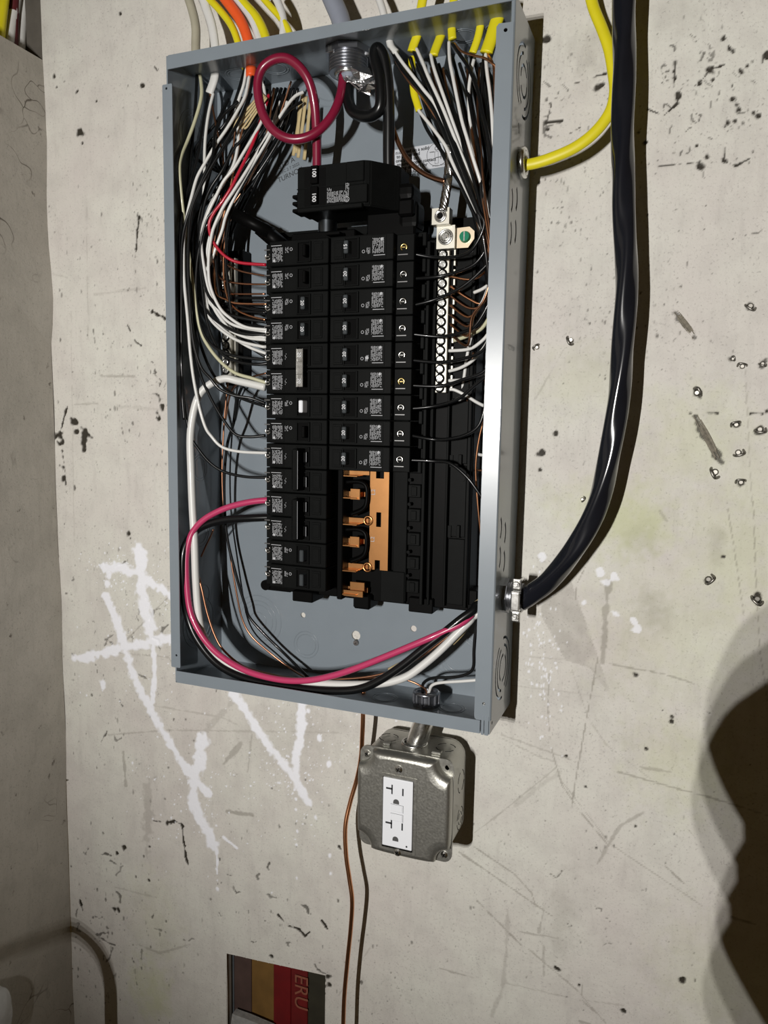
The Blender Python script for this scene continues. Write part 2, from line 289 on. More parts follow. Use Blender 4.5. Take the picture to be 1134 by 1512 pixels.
for x, y, rx, ry, s in ((965, 905, 22, 28, .4), (1060, 800, 10, 20, .4), (890, 60, 40, 30, .25), (410, 1095, 60, 35, .2), (450, 1080, 60, 30, .25), (390, 900, 20, 30, .2), (895, 500, 40, 60, .15), (830, 1360, 16, 60, .3), (1000, 20, 30, 30, .25), (50, 700, 30, 100, .2), (870, 80, 14, 30, .35), (880, 1010, 30, 30, .15), (945, 800, 20, 20, .25)): dab('A', x, y, rx, rag=.4, s=s, soft=1.4, ry=ry)
near = (GX > HX0-gs) & (GX < HX1+gs) & (abs(GZ-HZ(GX)) <= gs*.5001); GZ = np.where(near, HZ(GX), GZ)
holemask = (GX >= HX0) & (GX <= HX1) & (GZ <= HZ(GX)+1e-7)
chip = CH['G']
YD = (chip*.0012 - CH['R']*.0002 + N12*.0004 + N4*.00008).astype(np.float32)
verts = np.stack([GX, YD, GZ], -1).reshape(-1, 3).astype(np.float32)
jj, ii = np.meshgrid(np.arange(NZ-1), np.arange(NX-1), indexing='ij'); keep = ~(holemask[:-1, :-1] & holemask[1:, 1:] & holemask[1:, :-1] & holemask[:-1, 1:])
a = (jj*NX+ii)[keep]; quads = np.stack([a, a+1, a+NX+1, a+NX], -1).astype(np.int32)
nf_ = len(quads)
# surrounding plain wall beyond the detailed field
ex = [(gx[-1], 1.6, -1.2, 1.3), (XC, gx[-1], gz[-1], 1.3), (XC, gx[-1], -1.2, gz[0])]
ev, eq = [], []
for x0, x1, z0, z1 in ex:
    b = len(verts)+len(ev); ev += [(x0, 0, z0), (x1, 0, z0), (x1, 0, z1), (x0, 0, z1)]; eq.append((b, b+1, b+2, b+3))
verts = np.vstack([verts, np.array(ev, np.float32)]); quads = np.vstack([quads, np.array(eq, np.int32)])
me = bpy.data.meshes.new('wall_back'); me.vertices.add(len(verts)); me.vertices.foreach_set('co', verts.ravel())
me.loops.add(quads.size); me.loops.foreach_set('vertex_index', quads.ravel()); me.polygons.add(len(quads))
me.polygons.foreach_set('loop_start', np.arange(len(quads), dtype=np.int32)*4); me.update(calc_edges=True)
me.polygons.foreach_set('use_smooth', np.ones(len(quads), bool))
ca = me.attributes.new('wear', 'FLOAT_COLOR', 'POINT'); cols = np.zeros((len(verts), 4), np.float32)
for k, c in enumerate('RGBA'): cols[:NX*NZ, k] = np.clip(CH[c].ravel(), 0, 1)
ca.data.foreach_set('color', cols.ravel())
def wallmat(name, base, base2, attr=True):
    m = bpy.data.materials.new(name); m.use_nodes = True; nt = m.node_tree; b = nt.nodes['Principled BSDF']; L = nt.links.new
    tc = nt.nodes.new('ShaderNodeTexCoord')
    def noise(sc, det=6, ro=.6, vec=None):
        n = nt.nodes.new('ShaderNodeTexNoise'); n.inputs['Scale'].default_value = sc; n.inputs['Detail'].default_value = det; n.inputs['Roughness'].default_value = ro
        L(vec or tc.outputs['Object'], n.inputs['Vector']); return n.outputs['Fac']
    def ramp(f, a, c):
        r = nt.nodes.new('ShaderNodeMapRange'); r.inputs[1].default_value = a; r.inputs[2].default_value = c; L(f, r.inputs[0]); return r.outputs[0]
    def mix(f, A, B, t='MIX'):
        x = nt.nodes.new('ShaderNodeMix'); x.data_type = 'RGBA'; x.blend_type = t; L(f, x.inputs[0])
        for s, v in ((x.inputs[6], A), (x.inputs[7], B)):
            if isinstance(v, tuple): s.default_value = (*v, 1)
            else: L(v, s)
        return x.outputs[2]
    def mul(f, k):
        x = nt.nodes.new('ShaderNodeMath'); x.operation = 'MULTIPLY'; L(f, x.inputs[0]); x.inputs[1].default_value = k; return x.outputs[0]
    mp = nt.nodes.new('ShaderNodeMapping'); mp.inputs['Scale'].default_value = (1, 1, .18); L(tc.outputs['Object'], mp.inputs[0])
    col = mix(ramp(noise(7), .35, .68), base, base2)
    col = mix(mul(ramp(noise(30, 8), .45, .8), .5), col, tuple(c*.74 for c in base2))
    col = mix(mul(ramp(noise(90, 6, .7, mp.outputs[0]), .52, .8), .35), col, tuple(c*.62 for c in base2))
    col = mix(mul(ramp(noise(230, 4, .7), .58, .70), .30), col, tuple(c*.6 for c in base2))
    col = mix(mul(ramp(noise(420, 3), .58, .72), .5), col, tuple(c*.45 for c in base2))
    if attr:
        at_ = nt.nodes.new('ShaderNodeAttribute'); at_.attribute_name = 'wear'; sp = nt.nodes.new('ShaderNodeSeparateColor'); L(at_.outputs['Color'], sp.inputs[0])
        col = mix(mul(sp.outputs[2], .60), col, (.50, .54, .26))
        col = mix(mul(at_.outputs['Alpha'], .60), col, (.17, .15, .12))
        col = mix(sp.outputs[1], col, (.035, .030, .022))
        col = mix(sp.outputs[0], col, (.84, .85, .90))
    else:
        v = nt.nodes.new('ShaderNodeTexVoronoi'); v.feature = 'DISTANCE_TO_EDGE'; v.inputs['Scale'].default_value = 9
        n2 = nt.nodes.new('ShaderNodeTexNoise'); n2.inputs['Scale'].default_value = 14; L(tc.outputs['Object'], n2.inputs['Vector'])
        ad = nt.nodes.new('ShaderNodeMix'); ad.data_type = 'RGBA'; ad.inputs[0].default_value = .18; L(tc.outputs['Object'], ad.inputs[6]); L(n2.outputs['Color'], ad.inputs[7]); L(ad.outputs[2], v.inputs['Vector'])
        cr = nt.nodes.new('ShaderNodeMapRange'); cr.inputs[1].default_value = .012; cr.inputs[2].default_value = .0; L(v.outputs['Distance'], cr.inputs[0])
        m2 = nt.nodes.new('ShaderNodeMath'); m2.operation = 'MULTIPLY'; L(cr.outputs[0], m2.inputs[0]); L(ramp(noise(6, 3), .57, .66), m2.inputs[1])
        col = mix(m2.outputs[0], col, (.07, .055, .04))
        col = mix(mul(ramp(noise(55, 5), .66, .72), .8), col, (.09, .075, .06))
    L(col, b.inputs['Base Color']); b.inputs['Roughness'].default_value = .62; b.inputs['Specular IOR Level'].default_value = .3
    bp = nt.nodes.new('ShaderNodeBump'); bp.inputs['Strength'].default_value = .5; bp.inputs['Distance'].default_value = .0013; L(noise(110, 9, .7), bp.inputs['Height']); L(bp.outputs[0], b.inputs['Normal'])
    return m
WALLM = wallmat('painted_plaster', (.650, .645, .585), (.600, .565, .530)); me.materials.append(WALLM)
wb = bpy.data.objects.new('wall_back', me); COL.objects.link(wb); wb['kind'] = 'structure'
# left wall (a partition that stops short, with cables dropping behind it)
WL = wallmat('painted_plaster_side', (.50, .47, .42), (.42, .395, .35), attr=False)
g = G(); n = 60; m_ = 40
vs = []; LT = .014
for j in range(n+1):
    for i in range(m_+1):
        z = -1.2+(ZT+1.2)*j/n; y = -1.3*i/m_
        vs.append((XC + .0016*sin(9*z+2)+.0012*sin(31*z+y*20) + (.0045*math.exp(-((z-.44)/.05)**2)*math.exp(y/.02)), y, z))
g.add(vs, [[j*(m_+1)+i, j*(m_+1)+i+1, (j+1)*(m_+1)+i+1, (j+1)*(m_+1)+i] for j in range(n) for i in range(m_)], True)
g.box(XC-LT, XC-.0005, -1.3, .0, -1.2, ZT)
o = obj('wall_left', g, WL); o['kind'] = 'structure'
g = G(); g.box(XC-.16, XC-.0, .001, .02, .2, 1.3); g.box(XC-.18, XC-.16, -1.3, .02, .2, 1.3)
DARKW = mat('old_board', (.10, .09, .075), .9, noise=.3)
o = obj('wall_recess', g, DARKW); o['kind'] = 'structure'
g = G(); g.box(-.6, 1.6, -3.0, .02, -1.24, -1.2); o = obj('floor', g, mat('concrete', (.25, .24, .22), .9, noise=.2, nscale=8)); o['kind'] = 'structure'

# wall opening with old painted boards behind
g = G()
zt0, zt1 = HZ(HX0), HZ(HX1)
g.add([(HX0, 0, zt0), (HX1, 0, zt1), (HX1, .012, zt1), (HX0, .012, zt0)], [[0, 1, 2, 3]]); g.add([(HX0, 0, zt0), (HX0, .012, zt0), (HX0, .012, -.66), (HX0, 0, -.66)], [[0, 1, 2, 3]])
g.add([(HX1, 0, zt1), (HX1, .012, zt1), (HX1, .012, -.66), (HX1, 0, -.66)], [[0, 1, 2, 3]])
o = obj('trim_1', g, mat('raw_plaster_edge', (.40, .38, .34), .9, noise=.3)); o['kind'] = 'structure'
bd = thing('exposed_boards', 'old painted boards seen through the rectangular cutout low in the wall', 'boards', (.07, .02, -.45))
strip = [(330, 348, (.10, .11, .12), 'dull grey metal edge strip'), (347, 373, (.07, .042, .035), 'dark brown board with silvery scuffs'), (372, 407, (.16, .085, .020), 'ochre brown painted board'), (406, 432, (.13, .002, .003), 'plain red painted board'), (431, 456, (.12, .004, .004), 'red board with faded lettering'), (455, 490, (.028, .025, .015), 'dark olive board')]
for k, (p0, p1, c, lb) in enumerate(strip):
    x0 = at(p0, 1450, .02)[0]; x1 = at(p1, 1450, .02)[0]-.0006; g = G(); yo = .016+.0015*((k*7) % 3)
    g.box(x0, x1, yo, yo+.01, -.66, -.36, .0008); obj('board', g, mat('board_%d' % k, c, .6, noise=.45, nscale=45, bump=.4), bd, lb)
g = G(); g.text('CRU', .030, at(447, 1464, .0165)+np.array([0, 0, .0]), (0, 0, 1), (-1, 0, 0), .0002, bold=.001)
g2 = G(); t = at(446, 1466, .0); g2.text('ERU', .027, (at(444, 1468, .0155)[0], .0157, at(446, 1466, .0155)[2]), (0, 0, -1), (1, 0, 0), .0003)
obj('lettering', g2, mat('faded_paint', (.22, .07, .04), .8, noise=.4, nscale=300), bd, 'faded tan capital letters running down the red board'); g.bm.free()
g = G(); p = [at(343, 1497, .002), at(365, 1505, .002), at(400, 1520, .002), at(400, 1545, .002), at(336, 1545, .002)]
g.add([Vector(q) for q in p]+[Vector(q)+Vector((0, .010, 0)) for q in p], [[0, 1, 2, 3, 4], [9, 8, 7, 6, 5]]+[[i, (i+1) % 5, 5+(i+1) % 5, 5+i] for i in range(5)])
tag(obj('plaster_chunk', g, mat('broken_plaster', (.30, .30, .29), .9, noise=.4, nscale=200, bump=1), loc=at(370, 1520, .003)), 'broken grey plaster piece at the lower left of the wall cutout', 'plaster')

# ---------------- panel enclosure ----------------
panel = thing('electrical_panel', 'open grey steel breaker panel box mounted on the wall, cover removed', 'electrical panel', (W/2, 0, 0))
T = .0015
g = G(); loops = [rect(0, W, 0, H)]
for px, py, r in ((448, 908, .0032), (526, 938, .0055), (611, 928, .0036)): c = at(px, py, -T); loops.append(circ(c[0], c[2], r, 16))
g.plate(loops, (0, -.0006, 0), XV, ZV, .0018); obj('back_sheet', g, GREY, panel)
# sides: sheet in Y,Z with slots
def side(x, sl, name, lab=None):
    g = G(); g.plate([rect(-D, -.001, 0, H)]+sl, (x, 0, 0), YV, ZV, T); return obj(name, g, GREY, panel, lab)
sl = []
def kn(Y, Z, rs, gap=.55):
    for r, a in rs:
        sl.append(arcslot(Y, Z, r, .0028, a+gap/2, a+pi-gap/2)); sl.append(arcslot(Y, Z, r, .0028, a+pi+gap/2, a+2*pi-gap/2))
kn(-.045, .611, ((.031, 1.2), (.023, 1.5), (.0135, .3))); kn(-.045, .052, ((.031, 1.9), (.023, 1.7), (.0135, 1.2)))
def half(Y, Z, r): sl.append(arcslot(Y, Z, r, .0030, -.75, .75, 8))
for zc in (.497, .468): sl.append(arcslot(-.088, zc, .0135, .0034, -.8, .8, 8)); sl.append(arcslot(-.069, zc+.006, .0135, .0040, -.8, .8, 8))
for zc in (.198, .170): sl.append(arcslot(-.086, zc, .0135, .0034, -.8, .8, 8)); sl.append(arcslot(-.067, zc-.007, .0135, .0040, -.8, .8, 8))
sl.append(arcslot(-.068, .561, .010, .0022, 0, .9, 6)); sl.append(circ(-.084, .0085, .0018, 8))
sl.append(circ(-.050, .538, .0105, 20))
side(W-T, sl, 'side_wall', 'right side wall with ring shaped knockouts')
side(0, [], 'side_wall')
for z, nm in ((0, 'bottom_wall'), (H-T, 'top_wall')):
    g = G(); hs = [rect(.001, W-.001, -D, -.001)]
    if z > .1:
        for px, py in ((300, 100), (318, 100), (372, 92), (400, 90), (415, 85)): pass
    g.plate(hs, (0, 0, z), XV, YV, T); obj(nm, g, GREY, panel)
# front flanges
g = G(); g.plate([[(.002, H-.0135), (.0015, H-.002), (.0035, H), (W, H), (W, H-.0075), (W-.001, H-.0080)]], (0, -D, 0), XV, ZV, .0012)
obj('top_flange', g, GREY, panel)
g = G(); g.plate([[(.0015, .0140), (.0010, .004), (.0035, .0005), (W-.0095, .0), (W-.0095, .0130)]], (0, -D, 0), XV, ZV, .0012)
g.plate([rect(W-.008, W-.0055, -.0005, .018)], (0, -D-.0008, 0), XV, ZV, .0012); g.plate([rect(W-.0048, W-.001, -.0005, .018)], (0, -D-.0008, 0), XV, ZV, .0012)
obj('bottom_flange', g, GREY, panel)
lf = rrect(-.0035, .0085, .0185, H-.0285, .0012); g = G(); g.plate([lf, circ(.0015, H-.0325, .0013, 12), circ(.0035, .0325, .0013, 12)], (0, -D-.0014, 0), XV, ZV, .0012)
obj('side_flange', g, GREY, panel)
rf = [(W, .0140), (W, H-.0255), (W-.0128, H-.0255), (W-.0148, H-.028), (W-.0150, .018), (W-.0145, .0155), (W-.0130, .0140)]
g = G(); g.plate([rf, circ(W-.0068, H-.0315, .0017, 12), circ(W-.0062, .0305, .0015, 12)], (0, -D-.0014, 0), XV, ZV, .0012)

for v in g.bm.verts: v.co.y += (v.co.x-(W-.015))*.085
g.cyl((W-.0010, -D+.0012, .0140), (W-.0010, -D+.0012, H-.0), .0021, 12)
obj('side_flange', g, GREY, panel)
g = G(); c = at(715, 1038, -D+.002); g.screw(c, (0, -1, 0), .0017); obj('flange_screw', g, SILV, panel); g = G(); c = at(526, 949, -.0022); g.cyl(c, (c[0], c[1]-.0018, c[2]), .0040, 16, .0030)
g.box(c[0]-.0022, c[0]+.0022, c[1]-.0022, c[1]-.0017, c[2]-.0005, c[2]+.0005); g.box(c[0]-.0005, c[0]+.0005, c[1]-.0022, c[1]-.0017, c[2]-.0022, c[2]+.0022)
obj('mounting_screw', g, SILV, panel, 'bright cross head mounting screw')
for x, z in ((.0015, H-.0325), (.0035, .0325), (W-.0068, H-.0315)): g = G(); g.cyl((x, -D-.0004, z), (x, -D-.0012, z), .0016, 12); obj('hole_shade_disc', g, mat('hole_black', (.002, .002, .002), .9, spec=0), panel)  # black discs behind the flange holes, painting in their inner shade
# knockouts pressed into the sheet metal
def ko(c, ax, rs, a=0):
    g = G()
    for r in rs: g.ring(c, ax, r, .0005, 40, 6, flat=.5)
    obj('knockout', g, GREY, panel)
ko(at(381, 917, -.0024), YV, (.0315, .0250, .0200, .0110)); ko(at(452, 952, -.0024), YV, (.0160, .0125)); ko(at(678, 968, -.0024), YV, (.0290, .0230, .0180))
ko(at(490, 112, -.0024), YV, (.031, .025)); ko((.03, -.0024, .61), YV, (.031, .025, .019))
for c, rs in (((.0016, -.045, .24), (.012, .015)), ((.0016, -.045, .165), (.017, .013)), ((.0016, -.045, .60), (.030, .024, .014)), ((.0016, -.040, .09), (.012,)), ((.0016, -.05, .06), (.024, .03))): ko(c, XV, rs)
for x in (.075, .13, .235, .31): ko((x, -.045, .0016), ZV, (.011, .014))
for x in (.05, .095, .30, .335): ko((x, -.035, H-.0018), ZV, (.011, .014))
# sticker and stamp
def decal_frame(px, py, px2, py2, Y=-.0026):
    a, b = Vector(at(px, py, Y)), Vector(at(px2, py2, Y)); u = (b-a).normalized(); v = Vector((0, -1, 0)).cross(u); return a, u, v, (b-a).length
a, u, v, Ln = decal_frame(581, 222, 664, 208); v = u.cross(Vector((0, 1, 0))) * 1
v = Vector((-u.z, 0, u.x)); g = G(); hgt = .034
a2 = Vector(at(580, 258, -.0026)); hgt = (a-a2).length
g.plate([rrect(0, Ln, -hgt, 0, .001)], a, u, v, .0002); 
stick = thing('sticker', 'white printed instruction sticker on the panel back behind the right bundle', 'sticker', a)
obj('paper', g, PAPER, stick)
g = G()
for k, s in enumerate(('mounted on a solid', 'to be bonded', 'one prior to', 'ensure proper contact', 'wiring diagram for', 'sheet I may be', 'screw from the wall')):
    g.text(s, .0047, a+u*(.0025+.001*(k % 2))-v*(.0035+k*.0040)+Vector((0, -.0003, 0)), u, v, .0001, 'LEFT', bold=.00012)
g.text('ATTENT   PELIGR', .0018, a+u*(Ln-.012)-v*(hgt-.0022)+Vector((0, -.0003, 0)), u, v, .0001)
cc = a+u*(Ln-.013)-v*(hgt*.46)+Vector((0, -.0003, 0)); g.ring(cc, YV, .0115, .00022, 30, 5); g.ring(cc+v*.006-u*.001, YV, .0018, .0003, 12, 5)
for dx, dz, ww, hh in ((-.0012, -.003, .004, .012), (.0035, 0, .0010, .010), (-.006, .003, .005, .0007), (.001, -.003, .006, .0007)):
    q = cc+u*dx+v*dz; g.plate([[(-ww/2, -hh/2), (ww/2, -hh/2), (ww/2, hh/2), (-ww/2, hh/2)], [(-ww/2+.0003, -hh/2+.0003), (ww/2-.0003, -hh/2+.0003), (ww/2-.0003, hh/2-.0003), (-ww/2+.0003, hh/2-.0003)]], q, u, v, .0001)
obj('printing', g, INKD, stick)
a, u, v, Ln = decal_frame(414, 248, 434, 238); v = Vector((-u.z, 0, u.x)); g = G()
for s, x, y, sz in (('STD A', 423, 241, .0078), ('DEC 2 7 2022', 427, 249, .0046), ('TURNO 1', 429, 258, .0078)): g.text(s, sz, at(x, y, -.0024), u, v, .0001)
tag(obj('ink_stamp', g, INKD, loc=a), 'black ink stamp with three lines on the grey panel back left of the main breaker', 'stamp')

# ---------------- interior tray ----------------
tray = thing('panel_interior', 'black plastic bus support in the middle of the panel, right half left empty of breakers', 'bus assembly', (.2, -.003, .3))
ZB, Z1 = .1035, .495
g = G(); g.box(.094, .322, -.034, -.006, ZB, .478, .001)
obj('base', g, BLK2, tray)
g = G(); g.plate([rect(.080, .318, .476, .502), rect(.098, .1065, .482, .497), rect(.114, .1205, .484, .497), rect(.262, .276, .482, .497)], (0, -.010, 0), XV, ZV, .004)
obj('top_frame', g, BLK, tray)
g = G(); g.cyl((.078, -.006, ZB+.003), (.078, -.028, ZB+.003), .006); g.box(.078, .110, -.026, -.008, ZB-.003, ZB+.009, .001); obj('foot', g, BLK2, tray)
for a_ in ((.125, .150, -.05, -.02, ZB-.006, ZB+.006, .001), (.196, .216, -.045, -.02, ZB-.008, ZB+.008, .002), (.258, .285, -.04, -.01, ZB-.006, ZB+.01, .001)): g = G(); g.box(*a_); obj('foot', g, BLK2, tray)
g = G(); g.box(.310, .330, -.032, -.01, ZB+.005, ZB+.022, .001); g.cyl((.323, -.034, ZB+.004), (.323, -.008, ZB+.004), .003); obj('foot', g, BLK2, tray)
# vertical ribs and sockets to the right of the breakers
g = G()
for x0, x1, y in ((.2395, .2545, -.040), (.2720, .2755, -.047), (.2790, .2815, -.043), (.2955, .298, -.041), (.317, .3205, -.040)): g.box(x0, x1, y, -.03, ZB+.004, .474, .0006)
obj('rib', g, BLK, tray)
g = G()
for k in range(15):
    z = ZB+.012+k*.0254*.99
    g.box(.2560, .2700, -.043, -.033, z+.003, z+.0165, .0008); g.box(.2600, .2660, -.0445, -.042, z+.005, z+.0145, .0004); g.cyl((.2575, -.043, z+.021), (.2575, -.037, z+.021), .0018, 10)
obj('socket', g, BLK, tray)
g = G()
for z0, z1 in ((ZB+.006, ZB+.075), (ZB+.077, ZB+.150), (ZB+.152, ZB+.215), (ZB+.217, ZB+.29), (ZB+.292, .37+.09)): g.box(.2990, .3165, -.0375, -.033, z0, z1, .0006)
g.box(.2990, .3022, -.0395, -.036, .180, .192); g.box(.3085, .3120, -.0415, -.036, .180, .193, .0004); g.box(.2990, .3022, -.0395, -.036, .252, .264); g.box(.3085, .3120, -.0415, -.036, .252, .265, .0004); g.cyl((.3115, -.0385, .241), (.3115, -.037, .241), .004, 12)
obj('cover_panel', g, BLK, tray)
g = G(); g.box(.226, .2535, -.041, -.033, ZB+.002, ZB+.036, .0008); obj('end_block', g, BLK, tray)
# bus: copper plate and stabs
cz0, cz1 = .1405, .2460; cx0, cx1 = .2150, .2362
g = G()
g.plate([[(cx0, cz0), (cx0+.0065, cz0), (cx0+.0065, cz0+.0105), (cx0+.0125, cz0+.0105), (cx0+.0125, cz0), (cx1, cz0), (cx1, cz1), (cx0+.0155, cz1), (cx0+.0155, cz1-.0085), (cx0+.0065, cz1-.0085), (cx0+.0065, cz1), (cx0, cz1)],
         rect(cx0+.0075, cx0+.0130, .1865, .2020)], (0, -.045, 0), XV, ZV, .0016)
bus = obj('bus_bar', g, BUS, tray, 'bare copper plate with rectangular slots')
g = G(); g.text('L2', .0065, (cx0+.004, -.0468, .223), (0, 0, 1), (-1, 0, 0), .0002); obj('lettering', g, INK, bus); g = G(); g.text('L2', .0060, (cx0+.004, -.0468, .173), (0, 0, 1), (-1, 0, 0), .0002); obj('lettering', g, INK, bus)
for z in (.1925, .1425):
    g = G(); g.ring((cx0-.0015, -.0472, z), YV, .0045, .0011, 20, 6); obj('bus_loop', g, BUS, tray)
for k, z in enumerate((.2400, .2170, .1890, .1665, .1395, .1140)):
    g2 = G(); g2.box(.186, .2130, -.044, -.0425, z, z+.0055, .0003); g2.box(.190, .206, -.060, -.044, z-.001, z+.0004, .0003)
    if k in (1, 3): g2.box(.197, .208, -.057, -.0555, z-.002, z+.0095, .0003)
    if k == 5: g2.box(.1955, .2125, -.052, -.050, z+.002, z+.0125, .0004); g2.box(.187, .2125, -.056, -.0545, z-.003, z+.0040, .0004)
    obj('stab', g2, BUS, tray)
g = G()
for zc in (.2165, .1660):                                       # D-shaped black insulators round the stabs
    pts = [(.190, zc+.016), (.205, zc+.017), (.213, zc+.012), (.2135, zc-.004), (.209, zc-.012), (.196, zc-.018)]
    g.tube([(x, -.052, z) for x, z in pts], .0022, 8); g.tube([(x-.003, -.046, z*.98+zc*.02) for x, z in pts], .0018, 8)
g.box(.1835, .190, -.06, -.03, ZB+.004, .2465, .001)
obj('insulator', g, BLK2, tray)
# left bracket arm
g = G(); pa = [Vector(at(338, 312, -.052)), Vector(at(400, 344, -.045))]
g.tube(pa, .0088, 4, lin=True); g.tube([pa[1]+Vector((-.012, 0, .006)), pa[1]+Vector((.012, .004, -.014))], .010, 4, lin=True)
obj('bracket_arm', g, BLK2, tray, 'black diagonal arm reaching to the left neutral bar')
# parts round the main breaker foot
g = G(); c = Vector(at(484, 332, -.045)); g.cyl(c+Vector((0, 0, -.012)), c+Vector((0, 0, .012)), .010, 20); obj('main_stud', g, mat('dark_steel', (.10, .11, .12), .3, 1), tray, 'dull metal cylinder below the main breaker')
g = G(); g.box(.128, .20, -.06, -.03, .478, .488, .001); g.box(.21, .262, -.055, -.03, .478, .505, .002); g.box(.175, .19, -.075, -.03, .480, .483, .0005); obj('main_seat', g, BLK2, tray)

# ---------------- neutral bars ----------------
nb = thing('neutral_bar', 'pale metal neutral bar with a row of screws right of the breakers', 'terminal bar', (.288, -.045, .32))
g = G(); za, zb = .3262, .4640
g.box(.2835, .2952, -.046, -.038, za, zb, .0006); obj('bar', g, ALU, nb)
g = G()
for k in range(15): z = za+.0025+k*(.0093); g.box(.2992, .3008, -.0445, -.040, z, z+.0055)
obj('wire_slot', g, ALU, nb)
sc_ = []
g0 = G(); g0.cyl((0, 0, 0), (0, -.0016, 0), .0034, 16, .0026); g0.ring((0, -.0014, 0), YV, .0030, .0007, 16, 6)
for a_ in (0, pi/2): 
    g0.box(-.0032, .0032, -.0028, -.0021, -.0005, .0005, rot=Matrix.Rotation(a_+.3, 4, 'Y'))
sm = g0.mesh('screw', SILV)
gk = G(); gk.ring((0, -.0003, 0), YV, .0041, .0009, 16, 6); rm = gk.mesh('screw_recess', BLK2)
for k in range(15):
    z = za+.0048+k*.00922
    o = obj('screw', sm, SILV, nb); o.location = Vector((.2885, -.0462, z))-nb.location; o.rotation_euler = (0, random.uniform(0, 3), 0)
    o = obj('screw_recess', rm, BLK2, nb); o.location = Vector((.2885, -.0462, z))-nb.location
def lug(name, label, px0, px1, py0, py1, Y, rs, hexr, lm):
    a, b = at(px0, py0, Y), at(px1, py1, Y); t = thing(name, label, 'lug', ((a[0]+b[0])/2, Y, b[2]))
    cx, cz = (a[0]+b[0])/2, (a[2]+b[2])/2; g = G(); g.plate([rect(a[0], b[0], b[2], a[2])], (0, Y+.011, 0), XV, ZV, .011); obj('block', g, lm, t)
    g = G(); g.ring((cx, Y-.0004, cz), YV, rs, .0009, 24, 8); g.ring((cx, Y-.0012, cz), YV, rs*.72, .0012, 24, 8); obj('rim', g, SILV, t)
    g = G(); g.cyl((cx, Y+.001, cz), (cx, Y-.001, cz), rs*.6, 6 if hexr else 18); 
    if hexr: g.cyl((cx, Y-.001, cz), (cx, Y-.0035, cz), rs*.55, 20, rs*.35)
    obj('set_screw', g, SILV if hexr else BLK2, t); return t
lug('lug', 'square metal lug with a hollow set screw at the top of the right neutral bar', 638, 663, 308, 330, -.060, .0052, False, ALU)
lug('lug', 'square metal lug with a domed screw directly above the right neutral bar', 645, 671, 334, 366, -.050, .0068, True, ALU)
t = thing('bonding_screw', 'green bonding screw in a pale bracket right of the lugs', 'screw', at(687, 350, -.045))
c = at(687, 350, -.045); g = G(); g.plate([[(-.0085, -.010), (.003, -.010), (.009, -.002), (.009, .005), (.004, .0095), (-.0085, .009)]], (c[0], -.043, c[2]), XV, ZV, .002); obj('bracket', g, mat('tan_plated', (.62, .52, .38), .4, .7), t)
g = G(); g.cyl((c[0], -.045, c[2]), (c[0], -.049, c[2]), .0056, 20, .0048); obj('head', g, GRN, t)
g = G(); g.box(c[0]-.0006, c[0]+.0006, -.0495, -.0488, c[2]-.0045, c[2]+.0045); obj('slot', g, SILV, t)
nl = thing('neutral_bar', 'shiny neutral bar half hidden behind the left wire bundle', 'terminal bar', (.045, -.03, .37))
x0 = at(330, 420, -.03)[0]; g = G(); g.box(x0, x0+.012, -.034, -.022, .345, .475, .0006); g.box(x0+.0135, x0+.0155, -.030, -.024, .345, .475, .0003); obj('bar', g, ALU, nl)
g = G(); g.box(x0-.004, x0+.02, -.022, -.004, .335, .485, .001); obj('holder', g, BLK2, nl)
for k in range(14):
    for nm, m__ in (('screw', sm), ('screw_recess', rm)):
        o = obj(nm, m__, SILV, nl); o.location = Vector((x0+.0055, -.0342, .351+k*.00925))-nl.location; o.rotation_euler = (0, random.uniform(0, 3), 0)

